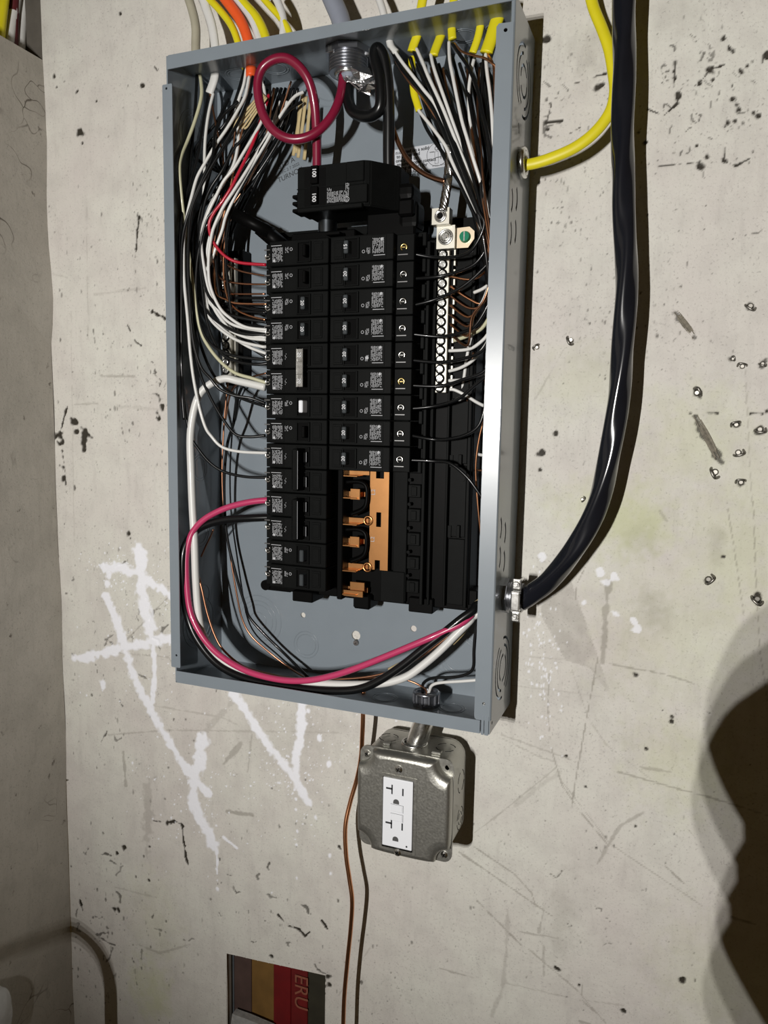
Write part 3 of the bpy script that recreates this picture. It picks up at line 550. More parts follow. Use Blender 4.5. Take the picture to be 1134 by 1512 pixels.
# ---------------- breakers ----------------
CACHE = {}
def cached(key, name, build, m):
    if key not in CACHE: g = G(); build(g); CACHE[key] = g.mesh(name, m)
    return CACHE[key]
PITCH = .0257; ZTOP = .4775
def micro(g, x0, x1, z0, z1, y, seed, dense=.8, lw=.00075):
    r = random.Random(seed); x = x0
    while x < x1:                                                  # fine print: short strokes too small to read
        z = z0+r.random()*.0006
        while z < z1-.0006:
            L = r.uniform(.0004, .0013)
            if r.random() < dense: g.add([(x, y, z), (x+lw*.62, y, z), (x+lw*.62, y, min(z+L, z1)), (x, y, min(z+L, z1))], [[0, 1, 2, 3]])
            z += L+.00025
        x += lw*1.35
def breaker(col, row, kind, label, amp=None, poles=1):
    """local frame: x from the wire end inwards, z across the pole(s), faces -Y"""
    h = PITCH*poles-.0009; zc = ZTOP-PITCH*(row+poles/2)
    if col == 'L': loc, ry = (.0950, 0, zc), 0
    else: loc, ry = (.2662, 0, zc), pi
    t = thing('circuit_breaker', label, 'breaker', loc, 'circuit breakers in the two columns', (0, ry, 0))
    P = lambda nm, key, b, m, lb=None: obj(nm, cached((nm, key, poles, col), nm, b, m), m, t, lb)
    lx, wx, mx, sx = (0, .0055, .0050, .0080) if col == 'L' else (.006, .009, .0068, 0)
    def body(g):
        for k in range(poles):
            z0 = -h/2+k*PITCH; z1 = z0+PITCH-.0009
            g.box(sx, .0845, -.068, -.036, z0, z1, .0006)
            g.box(.0176, .0845, -.078, -.055, z0, z1, .0007)
            g.box(.0455+wx, .0585+wx, -.0800, -.0775, z0+.0022, z0+.0036, .0003); g.box(.0455+wx, .0585+wx, -.0800, -.0775, z1-.0036, z1-.0022, .0003)
            g.box(.0440+wx, .0458+wx, -.0800, -.0775, z0+.0022, z1-.0022, .0003); g.box(.0585+wx, .0600+wx, -.0800, -.0775, z0+.0022, z1-.0022, .0003)
            g.box(.0630+mx, .0735+mx, -.0788, -.0775, z0+.004, z1-.003, .0004); g.box(.0645+mx, .0720+mx, -.0793, -.0785, z0+.006, z1-.005, .0003)
            g.box(.0190+lx, .0350+lx, -.0784, -.0775, z0+.0015, z1-.0015, .0002)
            g.box(.0180, .0845, -.0786, -.0775, z0+.0003, z0+.0010, .0002)
    P('body', 0, body, BLK)
    def well(g):
        for k in range(poles):
            z0 = -h/2+k*PITCH; z1 = z0+PITCH-.0009; g.box(.0460+wx, .0584+wx, -.0783, -.0778, z0+.0036, z1-.0036)
    P('toggle_well', 0, well, mat('deep_black', (.002, .002, .002), .8, spec=.1))
    def lab_(g):
        for k in range(poles):
            z0 = -h/2+k*PITCH
            micro(g, .0215+lx, .0335+lx, z0+.004, z0+.0185, -.0787, kind*7+k, .82); g.add([(.0200+lx, -.0787, z0+.0200), (.0320+lx, -.0787, z0+.0200), (.0320+lx, -.0787, z0+.0206), (.0200+lx, -.0787, z0+.0206)], [[0, 1, 2, 3]])
            g.cyl((.0235+lx, -.0785, z0+.0055), (.0235+lx, -.0788, z0+.0055), .0014, 12)
            if poles == 1: micro(g, .0360+lx, .0400+lx, z0+.0125, z0+.0185, -.0782, 3+kind, .8); g.ring((.0428+lx, -.0783, z0+.0160), YV, .0014, .0003, 14, 5)
            else: micro(g, .0360+lx, .0380+lx, z0+.009, z0+.015, -.0782, 3, .4)
    P('label', kind, lab_, INK)
    if poles == 1:
        if kind == 2: P('toggle', 'w', lambda g: g.box(.0515+wx, .0562+wx, -.0885, -.0765, -.0062, .0062, .0008), WHT, 'white toggle')
        elif kind == 1: P('toggle', 'b', lambda g: (g.box(.0540+wx, .0580+wx, -.0870, -.0765, -.0060, .0060, .0008), g.box(.0545+wx, .0549+wx, -.0874, -.0868, -.0045, .0045)), BLK2)
        else: P('toggle', 'n', lambda g: g.box(.0525+wx, .0572+wx, -.0875, -.0765, -.0062, .0062, .0008), TOG)
    elif kind == 5:
        P('toggle', 's', lambda g: (g.box(.0505+wx, .0560+wx, -.0880, -.0765, -.0188, -.0075, .0006), g.box(.0505+wx, .0560+wx, -.0880, -.0765, .0075, .0188, .0006)), TOG)
        P('handle_tie', 's', lambda g: (g.box(.0498+wx, .0572+wx, -.0892, -.0885, -.0190, .0190, .0003), g.box(.0498+wx, .0504+wx, -.0905, -.0885, -.0190, .0190), g.box(.0566+wx, .0572+wx, -.0905, -.0885, -.0190, .0190), g.box(.0500+wx, .0570+wx, -.0900, -.0890, -.0065, .0065, .0003)), SILV, 'silver handle tie')
    else:
        P('toggle', 'd', lambda g: (g.box(.0555+wx, .0590+wx, -.0850, -.0765, -.0180, -.0070, .0006), g.box(.0555+wx, .0590+wx, -.0850, -.0765, .0070, .0180, .0006), g.box(.0583+wx, .0587+wx, -.0853, -.0849, -.0170, -.0080), g.box(.0583+wx, .0587+wx, -.0853, -.0849, .0080, .0170)), BLK2)
        P('handle_tie', 'd', lambda g: (g.box(.0480+wx, .0545+wx, -.0955, -.0765, -.0215, .0215, .0010), g.box(.0480+wx, .0484+wx, -.0960, -.0954, -.0200, .0200)), BLK)
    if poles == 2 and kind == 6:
        P('handle_glint', 'd', lambda g: g.box(.0545+wx, .0549+wx, -.0958, -.0952, -.0195, .0195), mat('edge_glint', (.30, .31, .33), .5))  # pale strips painting the highlight along the black handle ties and toggles
        for k in (0, 1): P('toggle_glint', k, lambda g: g.box(.0590+wx, .0595+wx, -.0855, -.0849, (k-.5)*PITCH-.005, (k-.5)*PITCH+.005), MATS['edge_glint'])
    if amp:
        zs = (0,) if poles == 1 else (-PITCH/2-.0002, PITCH/2+.0002)
        [P('rating', (amp, z), lambda g: g.text(amp, .0052, ((.0548 if poles == 1 else .0535)+wx, -.0876 if poles == 1 else -.0907, z), (0, 0, -1), (1, 0, 0), .0002, bold=.00005), mat('rating_print', (.62, .63, .65), .6)) for z in zs]
    tm = BRASS if col == 'R' and row in (0, 5) else SILV
    for k in range(poles):
        z0 = -h/2+k*PITCH+.0124
        def term(g):
            g.ring((.0105, -.0684, z0), YV, .0030, .0010, 18, 6, .5, 5.3); g.box(.0088, .0120, -.0692, -.0680, z0-.0005, z0+.0005)
        P('terminal_screw', (tm.name, k), term, tm)
        P('terminal_clamp', k, lambda g: g.box(.0060, .0165, -.0690, -.0675, z0+.0062, z0+.0074, .0002), mat('dull_clamp', (.28, .28, .28), .35, .9))
    return t
ordn = ['topmost', 'second', 'third', 'fourth', 'fifth', 'sixth', 'seventh', 'eighth', 'ninth']
breaker('L', 0, 1, 'topmost single breaker of the left column, black toggle, red wire just below it')
breaker('L', 1, 1, 'second black breaker from the top of the left column, no number showing on its toggle')
breaker('L', 2, 0, 'left column breaker with a grey toggle marked 20, third from the top', '20')
breaker('L', 3, 0, 'left column breaker marked 20 directly above the silver tied pair', '20')
breaker('L', 4, 5, 'double breaker with two 20 toggles joined by a silver handle tie', '20', 2)
breaker('L', 6, 2, 'left column breaker with a bright white toggle')
breaker('L', 7, 1, 'left column single breaker directly below the white toggle one')
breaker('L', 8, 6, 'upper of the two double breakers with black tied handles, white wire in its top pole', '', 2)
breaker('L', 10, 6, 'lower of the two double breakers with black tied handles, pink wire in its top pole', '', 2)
breaker('L', 12, 3, 'single black breaker directly below the double breaker with the pink wire')
breaker('L', 13, 3, 'lowest breaker of the left column')
ex_ = {0: ', marked 15', 4: ', with a small round test button', 8: ', directly above the bare copper plate'}
for k in range(9): breaker('R', k, 0 if k else 4, '%s breaker from the top in the right column%s' % (ordn[k], ex_.get(k, ', marked 20')), '15' if k == 0 else '20')
b = [o for o in COL.objects if o.name.startswith('circuit_breaker')]
tb = b[-5]; g = G(); g.cyl((.0430, -.078, .003), (.0430, -.0795, .003), .0017, 14); o = obj('test_button', g, INK, None); o.parent = tb; o['label'] = 'small pale test button'

# main breaker
mb = thing('main_breaker', 'large black 100 amp main breaker at the top of the panel interior', 'breaker', (.185, -.04, .50))
prof = [(.150, -.089), (.2215, -.089), (.2270, -.086), (.2440, -.064), (.2480, -.060), (.2480, -.035), (.150, -.035)]
g = G(); z0, z1 = .5010, .5430; n = len(prof)
vs = [(x, y, z0) for x, y in prof]+[(x, y, z1) for x, y in prof]
g.add(vs, [list(range(n)), list(range(n, 2*n))[::-1]]+[[i, (i+1) % n, n+(i+1) % n, n+i] for i in range(n)])
bmesh.ops.bevel(g.bm, geom=g.bm.edges[:], offset=.0012, segments=2, affect='EDGES')
g.box(.150, .2215, -.0898, -.0885, .5216, .5222); g.box(.152, .221, -.092, -.087, .499, .5035, .0008); g.box(.203, .222, -.0905, -.088, .5235, .5425, .001); g.box(.2, .2255, -.0902, -.088, .504, .521, .0007)
obj('body', g, BLK, mb)
g = G(); g.box(.244, .264, -.056, -.03, .486, .512, .005, seg=2); g.box(.246, .262, -.062, -.04, .496, .512, .002); g.box(.242, .260, -.060, -.03, .512, .528, .005, seg=2); obj('terminal_housing', g, BLK2, mb)
g = G(); c = at(577, 288, -.0625); g.cyl(c, (c[0], c[1]-.002, c[2]), .003, 14); g.cyl((c[0]-.006, c[1], c[2]-.001), (c[0]-.006, c[1]-.002, c[2]-.001), .002, 14); obj('terminal_screw', g, SILV, mb)
g = G(); g.box(.166, .174, -.0925, -.086, .5060, .5225, .0006); g.box(.166, .174, -.0925, -.086, .5250, .5420, .0006); obj('toggle', g, BLK2, mb)
g = G(); g.box(.158, .166, -.0893, -.0888, .505, .540); g.box(.174, .181, -.0893, -.0888, .505, .540); obj('toggle_well', g, MATS['deep_black'], mb)
g = G(); g.text('100', .0058, (.1705, -.0928, .5350), (0, 0, -1), (1, 0, 0), .0002, bold=.0001); obj('rating', g, MATS['rating_print'], mb); g = G(); g.text('100', .0058, (.1705, -.0928, .5120), (0, 0, -1), (1, 0, 0), .0002, bold=.0001); obj('rating', g, MATS['rating_print'], mb)
g = G(); micro(g, .1835, .2065, .5060, .5165, -.0904, 9, .85); micro(g, .1835, .188, .5165, .520, -.0904, 11, .8); micro(g, .203, .2065, .5165, .523, -.0904, 12, .8); g.ring((.2045, -.0905, .508), YV, .0024, .0003, 16, 5); obj('label', g, INK, mb)
g = G()
for z in (.5035, .5105, .5170): g.box(.139, .151, -.079, -.060, z, z+.0035, .0008)
g.box(.1435, .151, -.078, -.05, .503, .5235, .001); obj('side_lug', g, BLK2, mb)

# ---------------- wires and cables ----------------
def clampY(x, y, Y, r):
    for _ in range(30):
        p = at(x, y, Y)
        if p[0] < .0030+r and x < 400 and y > 95: Y -= .0025
        elif p[0] > W-.0030-r and x > 640 and y > 60: Y += .0025
        elif p[2] < .0030+r and 900 < y: Y -= .0025
        else: break
        if Y < -.0905+r: Y = -.0905+r; break
    return at(x, y, Y)
def path(pts, Y0, Y1, Ym=None, r=.002, clamp=True):
    n = len(pts); out = []
    for i, p in enumerate(pts):
        t = i/max(n-1, 1)
        if len(p) > 2: Y = p[2]
        elif Ym is None: Y = Y0+(Y1-Y0)*t
        else: Y = (1-t)**2*Y0+2*t*(1-t)*(2*Ym-(Y0+Y1)/2)+t*t*Y1
        out.append(clampY(p[0], p[1], Y, r) if clamp else at(p[0], p[1], Y))
    return out
COLR = {'w': (WW, .0017, 'white wire'), 'k': (WK, .0017, 'black wire'), 'r': (WR, .0017, 'red wire'), 'e': (WC, .0019, 'cream wire'), 'c': (COPD, .0011, 'bare copper wire'), 'W': (WW, .0030, 'thick white wire'),
        'b': (COP, .0011, 'bare copper wire')}
def cable(name, label, jm, jr, jpts, conds, jY=(-.042, -.045), group=None, flat=1, jlab=None):
    jp = path(jpts, jY[0], jY[1], r=jr, clamp=False)
    t = thing(name, label, 'cable', jp[-1], group)
    if jr:
        g = G(); g.tube(jp, jr, 14, flat=flat, sub=8); obj('jacket', g, jm, t)
    for c, Y0, Y1, Ym, pts in conds:
        m, r, lb = COLR[c]; g = G(); g.tube(path(pts, Y0, Y1, Ym, r), r, 8, sub=7); obj('conductor', g, m, t, lb)
    return t
TG = 'cables entering through the top of the panel'
# --- left group
cable('old_cable', 'dull beige round cable at the top left corner of the panel, leftmost of the cables', JB, .0048, [(272, -20), (283, 12), (289, 40), (289, 70), (290, 100)],
      [('e', -.045, -.056, -.072, [(293, 100), (297, 122), (297, 145), (288, 178), (277, 208), (268, 230), (265, 250), (268, 290), (274, 340), (281, 390), (286, 425), (291, 464), (300, 498), (321, 529), (346, 550), (374, 559), (399, 567)]),
       ('k', -.045, -.056, -.070, [(291, 100), (289, 150), (283, 220), (276, 300), (273, 360), (273, 430), (277, 470), (293, 543), (307, 579), (325, 612), (346, 640), (367, 645), (392, 643)])], group=TG)
cable('nm_cable', 'white flat cable second from the left above the panel, its jacket ending just inside', JW, .0050, [(292, -25), (303, 8), (312, 35), (317, 65), (318, 100), (316, 118), (309, 138)],
      [('w', -.045, -.056, -.062, [(315, 138), (310, 158), (306, 180), (303, 207), (302, 235), (302, 262), (300, 300), (297, 340), (298, 395), (304, 440), (312, 468), (339, 494), (367, 512), (393, 522)]),
       ('k', -.045, -.056, -.075, [(308, 138), (303, 165), (299, 190), (293, 225), (283, 262), (272, 300), (266, 340), (264, 400), (266, 470), (268, 540), (273, 600), (281, 642), (293, 663), (311, 684), (332, 697), (363, 704), (397, 705)]),
       ('c', -.045, -.056, -.055, [(310, 138), (320, 190), (330, 240), (325, 300), (318, 350), (314, 378), (320, 403), (331, 414), (358, 419), (397, 420)])], group=TG, flat=.6)
cable('nm_cable', 'thin yellow cable beside the orange one above the panel, on its left', JY, .0038, [(300, -10), (322, 12), (340, 35), (350, 58), (358, 90), (362, 100)],
      [('w', -.045, -.056, -.065, [(364, 100), (360, 125), (350, 160), (352, 205), (346, 240), (335, 262), (322, 284), (312, 300), (304, 320), (298, 340), (295, 360), (297, 385), (303, 415), (316, 455), (332, 478), (344, 490), (367, 499), (393, 502)]),
       ('k', -.045, -.056, -.066, [(362, 100), (352, 135), (338, 175), (320, 220), (306, 270), (292, 330), (286, 380), (290, 434), (302, 455), (319, 473), (346, 489), (370, 494), (393, 494)]),
       ('c', -.045, -.056, -.050, [(361, 100), (350, 170), (340, 260), (330, 320), (318, 380), (316, 420), (332, 431), (346, 434), (392, 434)])], group=TG)
cable('nm_cable', 'thick orange cable above the panel, its cut end showing inside the box', JO, .0056, [(318, -20), (340, 8), (355, 30), (365, 55), (370, 85), (371, 113)],
      [('w', -.048, -.058, -.080, [(368, 113), (362, 142), (350, 165), (335, 190), (319, 213), (303, 240), (291, 262), (283, 290), (277, 315), (272, 345), (271, 375), (272, 415), (277, 470), (281, 520), (286, 560), (294, 600), (303, 630), (312, 644), (328, 660), (355, 667), (397, 669)]),
       ('k', -.048, -.058, -.082, [(373, 113), (368, 140), (358, 168), (343, 196), (325, 225), (307, 255), (292, 285), (281, 320), (278, 380), (280, 440), (285, 500), (296, 540), (311, 559), (325, 575), (346, 584), (370, 588), (392, 596)]),
       ('b', -.048, -.056, -.060, [(371, 113), (364, 160), (350, 230), (335, 300), (321, 360), (318, 427), (335, 443), (353, 448), (395, 449)])], group=TG)
cable('nm_cable', 'white cable between the orange and the fat yellow cable above the panel', JW, .0042, [(335, -20), (356, 5), (372, 28), (382, 55), (388, 85)],
      [('r', -.048, -.057, -.072, [(397, 140), (388, 170), (376, 205), (364, 232), (352, 256), (342, 276), (328, 298), (316, 314), (309, 330), (311, 348), (320, 365), (335, 380), (355, 388), (393, 391)]),
       ('w', -.045, -.057, -.070, [(388, 120), (392, 150), (388, 175), (376, 198), (360, 225), (346, 248), (330, 268), (318, 292), (307, 315), (300, 338), (297, 360), (302, 398), (309, 430), (322, 458), (345, 480), (395, 490)]),
       ('k', -.045, -.057, -.066, [(390, 120), (386, 160), (362, 200), (344, 222), (328, 252), (310, 280), (300, 310), (294, 360), (298, 420), (307, 480), (325, 519), (349, 533), (378, 538), (397, 536)])], group=TG)
cable('nm_cable', 'fat yellow cable right of the orange one above the panel', JY, .0048, [(342, -15), (363, 8), (380, 28), (392, 54), (398, 85)],
      [('w', -.045, -.058, -.074, [(414, 150), (402, 185), (390, 208), (374, 236), (358, 262), (343, 285), (330, 305), (318, 330), (312, 350), (308, 385), (310, 420), (323, 452), (339, 469), (363, 483), (395, 487)]),
       ('k', -.045, -.058, -.070, [(410, 160), (400, 195), (380, 235), (350, 285), (320, 315), (300, 345), (290, 400), (292, 460), (305, 500), (330, 520), (360, 528), (395, 531)]),
       ('b', -.045, -.056, -.055, [(405, 130), (390, 210), (355, 290), (335, 340), (330, 400), (336, 440), (349, 457), (370, 467), (392, 472)])], group=TG)
cable('nm_cable', 'slim yellow cable crossing behind the pale grey cable above the panel', JY, .0034, [(378, -15), (398, 8), (414, 26), (427, 47), (436, 85)],
      [('w', -.045, -.057, -.066, [(448, 136), (436, 142), (424, 156), (410, 178), (396, 205), (378, 235), (362, 262), (347, 290), (334, 318), (328, 340), (320, 362), (312, 385), (305, 400), (300, 430), (310, 470), (345, 500), (383, 511), (393, 512)]),
       ('k', -.045, -.057, -.070, [(446, 150), (425, 165), (395, 205), (365, 250), (338, 286), (315, 312), (304, 328), (296, 370), (305, 430), (330, 460), (360, 470), (395, 476)]),
       ('c', -.045, -.056, -.050, [(430, 120), (405, 190), (365, 270), (340, 310), (330, 350), (326, 378), (335, 390), (358, 401), (397, 408)])], group=TG)
cable('nm_cable', 'pale grey cable running straight down in front of the slim yellow one above the panel', JW, .0040, [(400, -15), (411, 5), (418, 28), (418, 50), (414, 70), (412, 84)],
      [('w', -.045, -.057, -.060, [(424, 150), (418, 172), (404, 194), (386, 218), (368, 248), (350, 275), (335, 298), (325, 318), (310, 350), (305, 385), (305, 434), (316, 455), (345, 488), (393, 499)]),
       ('k', -.045, -.057, -.062, [(420, 140), (400, 190), (360, 245), (330, 280), (305, 300), (290, 320), (284, 350), (280, 400), (284, 460), (300, 520), (320, 560), (350, 585), (392, 600)]),
       ('k', -.045, -.052, -.050, [(430, 150), (415, 200), (385, 250), (350, 300), (330, 360), (326, 420), (340, 445), (365, 455), (395, 461)])], group=TG)
# extra loose conductors of the bundle whose cable cannot be told
def loose(c, Y0, Y1, Ym, pts, label, group=None):
    m, r, _ = COLR[c]; P = path(pts, Y0, Y1, Ym, r); g = G(); g.tube(P, r, 8, sub=7); return tag(obj('wire', g, m, loc=P[-1]), label, 'wire', group)
BG = 'dark wires tangled in the upper left bundle'
for k in range(9):
    x0 = 405-k*8+random.uniform(-4, 4); wx = 300+k*4.5+random.uniform(-5, 5); c = 'k'
    loose(c, -.035, -.052, -.035+.0 - .012*(k % 3), [(x0, 130+k*2), (x0-18, 180), (x0-42-k, 230), (wx+22, 275), (wx+6, 320), (wx, 370), (wx+3, 420), (wx+14, 440+k*6), (wx+36, 440+k*9), (394, 440+k*11)], 'dark wire deep in the crowded upper left bundle', BG)
for k in range(6):
    loose('k', -.020, -.030, -.015-.004*k, [(440-k*6, 130), (425-k*7, 180), (398-k*8, 230), (372-k*7, 280), (352-k*4, 320), (340-k*2, 350)], 'dark wire deep in the crowded upper left bundle', BG)
loose('k', -.060, -.080, -.08, [(352, 150), (330, 170), (318, 195), (314, 230), (300, 262), (284, 300), (270, 350), (268, 420), (268, 520), (269, 580), (272, 620)], 'black wire running close along the left side flange down to the middle')
loose('c', -.060, -.040, -.05, [(315, 782), (311, 792), (304, 806), (297, 822)], 'short bare copper wire stub in the lower left behind the pink wire')
loose('c', -.030, -.012, -.02, [(337, 560), (333, 600), (330, 640), (328, 700), (331, 760), (340, 820), (350, 880), (358, 915), (372, 940), (400, 965), (430, 988), (455, 1003)], 'thin bare wire hanging down the panel back at the left')
loose('c', -.052, -.030, -.04, [(393, 551), (374, 556), (360, 562), (345, 572), (338, 590), (333, 620)], 'bare copper wire looping out of the silver tied double breaker')
loose('k', -.050, -.015, -.03, [(358, 570), (352, 585), (350, 600), (345, 625), (335, 660), (331, 720), (335, 790), (349, 850), (362, 893), (369, 912), (392, 938), (420, 965), (455, 1000)], 'thin black wire dropping behind the cream wire to the panel back')

# --- service entrance
svc = thing('service_cable', 'fat grey service cable at the top centre with red and black conductors', 'cable', at(515, 100, -.045), TG)
g = G(); g.tube(path([(480, -25), (493, 5), (503, 30), (511, 70), (515, 100), (516, 118)], -.045, -.047, clamp=False), .0095, 20, sub=8); obj('jacket', g, JG, svc)
g = G(); g.tube(path([(507, 112), (503, 140), (492, 168), (474, 190), (452, 203), (428, 205), (406, 194), (390, 172), (382, 145), (381, 120), (388, 100), (404, 88), (422, 86), (438, 95), (452, 112), (460, 132), (465, 158), (467, 186), (468, 215), (468, 250)], -.050, -.052, -.088, r=.005), .0046, 14, sub=8)
obj('conductor', g, mat('dark_red_insulation', (.19, .008, .032), .3, coat=.3), svc, 'thick dark red conductor looped once')
g = G(); g.tube(path([(516, 112), (514, 140), (518, 160), (531, 170), (550, 170), (562, 155), (561, 115), (554, 85), (557, 72), (566, 84), (572, 120), (574, 170), (574, 230), (575, 300)], -.045, -.050, -.070, r=.005), .0058, 14, sub=8); obj('conductor', g, WK, svc, 'thick black conductor')
g = G(); random.seed(2)
for k in range(14):
    a0 = random.uniform(-1, 1); P = [at(505+k*2.2, 112+a0*2, -.055), at(515+k*2.2, 120+k*.6, -.060+a0*.003), at(530+k*1.5, 128+a0*5, -.058), at(545+a0*4, 136+a0*6, -.055)]; g.tube(P, .0006, 5)
for k in range(8): P = [at(507+k*4, 116, -.057), at(512+k*4, 121, -.059), at(518+k*4, 117, -.058)]; g.tube(P, .0007, 5)
obj('neutral_strands', g, FOIL, svc, 'frayed bare aluminium strands')
def sheet(g, pts, Y, th=.0004, amp=.003):
    P = [Vector(at(x, y, Y+random.uniform(-amp, amp))) for x, y in pts]; n = len(P); c = sum(P, Vector())/n; c.y -= amp
    g.add([c]+P, [[0, 1+i, 1+(i+1) % n] for i in range(n)]); g.add([c+Vector((0, th*2, 0))]+[p+Vector((0, th, 0)) for p in P], [[0, 1+(i+1) % n, 1+i] for i in range(n)])
g = G(); sheet(g, [(528, 136), (534, 122), (548, 114), (557, 116), (552, 124), (556, 131), (540, 133)], -.062); obj('foil_flap', g, FOIL, svc); g = G(); sheet(g, [(517, 98), (545, 100), (550, 112), (532, 120), (520, 110)], -.058)
obj('foil_wrap', g, FOIL, svc, 'torn shiny foil flap')
con = thing('cable_connector', 'ribbed metal cable connector under the panel top at the fat grey cable', 'connector', at(515, 88, -.045))
c = Vector(at(513, 82, -.045)); g = G()
zt = H-.002; cx, cy = c.x+.001, -.045
g.cyl((cx, cy, zt), (cx, cy, zt-.006), .024, 8, sm=False); g.cyl((cx, cy, zt-.006), (cx, cy, zt-.022), .0188, 24)
for k in range(5): g.ring((cx, cy, zt-.008-k*.0030), ZV, .0188, .0010, 28, 6)
obj('body', g, mat('dark_zinc', (.33, .34, .37), .3, .95, noise=.2), con)
g = G(); g.ring((cx, cy, zt-.0225), ZV, .0120, .0022, 28, 8)
for a_ in (0, 2.1, 4.2): g.box(cx+.021*cos(a_)-.003, cx+.021*cos(a_)+.003, cy+.021*sin(a_)-.002, cy+.021*sin(a_)+.002, zt-.008, zt-.001, .0005)
obj('locknut', g, SILV, con)
# ground copper from service, neutral lead
g = G(); P = path([(556, 118), (568, 150), (580, 188), (590, 215), (604, 238), (622, 254), (640, 263), (658, 268)], -.045, -.060, -.050, r=.002); g.tube(P, .0024, 12)
tag(obj('ground_wire', g, COPD, loc=P[-1]), 'thick brown copper wire curving across the white sticker to the twisted lead', 'wire')
g = G(); ax = path([(664, 215), (663, 245), (660, 275), (656, 300), (654, 312)], -.055, -.060, r=.003)
for k in range(7):
    pp = []
    for i in range(25):
        t = i/24; q = t*(len(ax)-1); j = min(int(q), len(ax)-2); b_ = Vector(ax[j]).lerp(Vector(ax[j+1]), q-j); an = t*9+2*pi*k/7; pp.append(b_+Vector((cos(an), sin(an), 0))*.0031)
    g.tube(pp, .0015, 6, lin=True)
sheet(g, [(655, 262), (661, 255), (668, 262), (664, 275), (657, 272)], -.066)
tag(obj('neutral_lead', g, FOIL, loc=ax[-1]), 'silvery twisted neutral lead going into the upper lug', 'wire')
# kraft paper filler strips
pf = thing('paper_filler', 'tan paper filler strips hanging behind the dark red loop', 'paper', at(445, 180, -.03))
for a_, b_ in (((447, 140), (433, 230)), ((452, 142), (440, 233)), ((458, 150), (449, 236)), ((443, 150), (437, 226))):
    g = G(); P0, P1 = Vector(at(*a_, -.035)), Vector(at(*b_, -.035)); m0 = (P0+P1)/2+Vector((.002, -.003, 0)); g.tube([P0, m0, P1], .0022, 6, flat=.25); obj('strip', g, TAN, pf)
g = G()
for k in range(5): g.tube([at(386+k*2, 136+k*2, -.055), at(368+k*2, 158+k*3, -.058), at(350+k*4, 178+k*2, -.056), at(345+k*4, 190, -.055)], .0012, 6, flat=.5)
tag(obj('paper_filler', g, TAN, loc=at(360, 170, -.055)), 'frayed tan paper shreds among the wires left of the dark red loop', 'paper')

# --- right group yellow cables
cable('nm_cable', 'pale grey cable just right of the service connector, its sheath split', JW, .0036, [(552, -20), (563, 8), (570, 35), (574, 55), (578, 70), (585, 78)],
      [('w', -.050, -.050, -.060, [(583, 76), (594, 92), (608, 110), (625, 132), (641, 152), (655, 180), (672, 215), (690, 260), (708, 310), (722, 350)]),
       ('k', -.050, -.050, -.058, [(580, 78), (592, 100), (610, 122), (636, 155), (655, 195), (672, 240), (692, 290), (712, 330), (719, 360), (706, 385), (685, 398), (650, 408), (607, 412, -.062)]),
       ('b', -.050, -.045, -.050, [(584, 90), (602, 118), (622, 142), (640, 168), (660, 200), (690, 270), (716, 350), (722, 390), (700, 412), (664, 408)])], jY=(-.045, -.05), group=TG)
cable('nm_cable', 'yellow cable with the upper cut end nearest the pale grey cable in the right group', JY, .0046, [(632, -30), (624, 0), (618, 38), (616, 52), (611, 66), (608, 76)],
      [('w', -.050, -.050, -.070, [(615, 72), (624, 92), (632, 112), (645, 140), (656, 165), (672, 205), (690, 250), (706, 300), (722, 350)]),
       ('k', -.050, -.052, -.072, [(611, 76), (620, 98), (634, 128), (650, 165), (668, 212), (688, 262), (706, 310), (715, 332), (700, 365), (680, 378), (640, 380), (602, 373, -.062)])], jY=(-.045, -.05), group=TG, flat=.6)
cable('nm_cable', 'yellow cable hanging lowest of the right group, cut end beside the sticker', JY, .0036, [(608, 84), (609, 110), (611, 135), (615, 150), (619, 163)],
      [('w', -.046, -.050, -.060, [(618, 163), (630, 178), (644, 196), (658, 216), (668, 240), (690, 290), (715, 350), (726, 400), (715, 440), (700, 465)]),
       ('k', -.046, -.052, -.062, [(622, 170), (630, 190), (644, 212), (658, 232), (675, 262), (698, 312), (718, 350), (724, 380), (710, 400), (680, 425), (640, 443), (600, 453, -.062)])], jY=(-.040, -.046), flat=.6)
cable('nm_cable', 'short yellow cable end second from the left in the right group, cut end facing down', JY, .0046, [(655, 40), (650, 55), (645, 68), (640, 82)],
      [('w', -.050, -.050, -.066, [(636, 80), (640, 98), (648, 122), (658, 150), (672, 190), (690, 240), (710, 300), (726, 340)]),
       ('k', -.050, -.052, -.068, [(640, 84), (650, 115), (662, 150), (678, 200), (698, 260), (716, 330), (727, 380), (728, 430), (705, 477), (685, 490), (650, 497), (605, 493, -.062)])], jY=(-.038, -.05), flat=.6)
cable('nm_cable', 'yellow cable third from the left in the right group with a narrow tip', JY, .0040, [(672, -20), (668, 20), (667, 40), (668, 58)],
      [('w', -.055, -.055, -.078, [(663, 62), (664, 88), (669, 115), (675, 145), (682, 178), (690, 205), (699, 235), (710, 270), (722, 310), (730, 345)]),
       ('k', -.055, -.055, -.080, [(668, 64), (680, 82), (692, 100), (704, 130), (712, 165), (722, 210), (731, 270), (733, 340), (732, 420), (726, 480), (715, 515), (690, 528), (650, 535), (600, 531, -.062)]),
       ('b', -.055, -.060, -.075, [(671, 64), (682, 76), (700, 82), (716, 86), (727, 94), (732, 103), (733, 150), (734, 230), (734, 300)])], jY=(-.045, -.055), flat=.6)
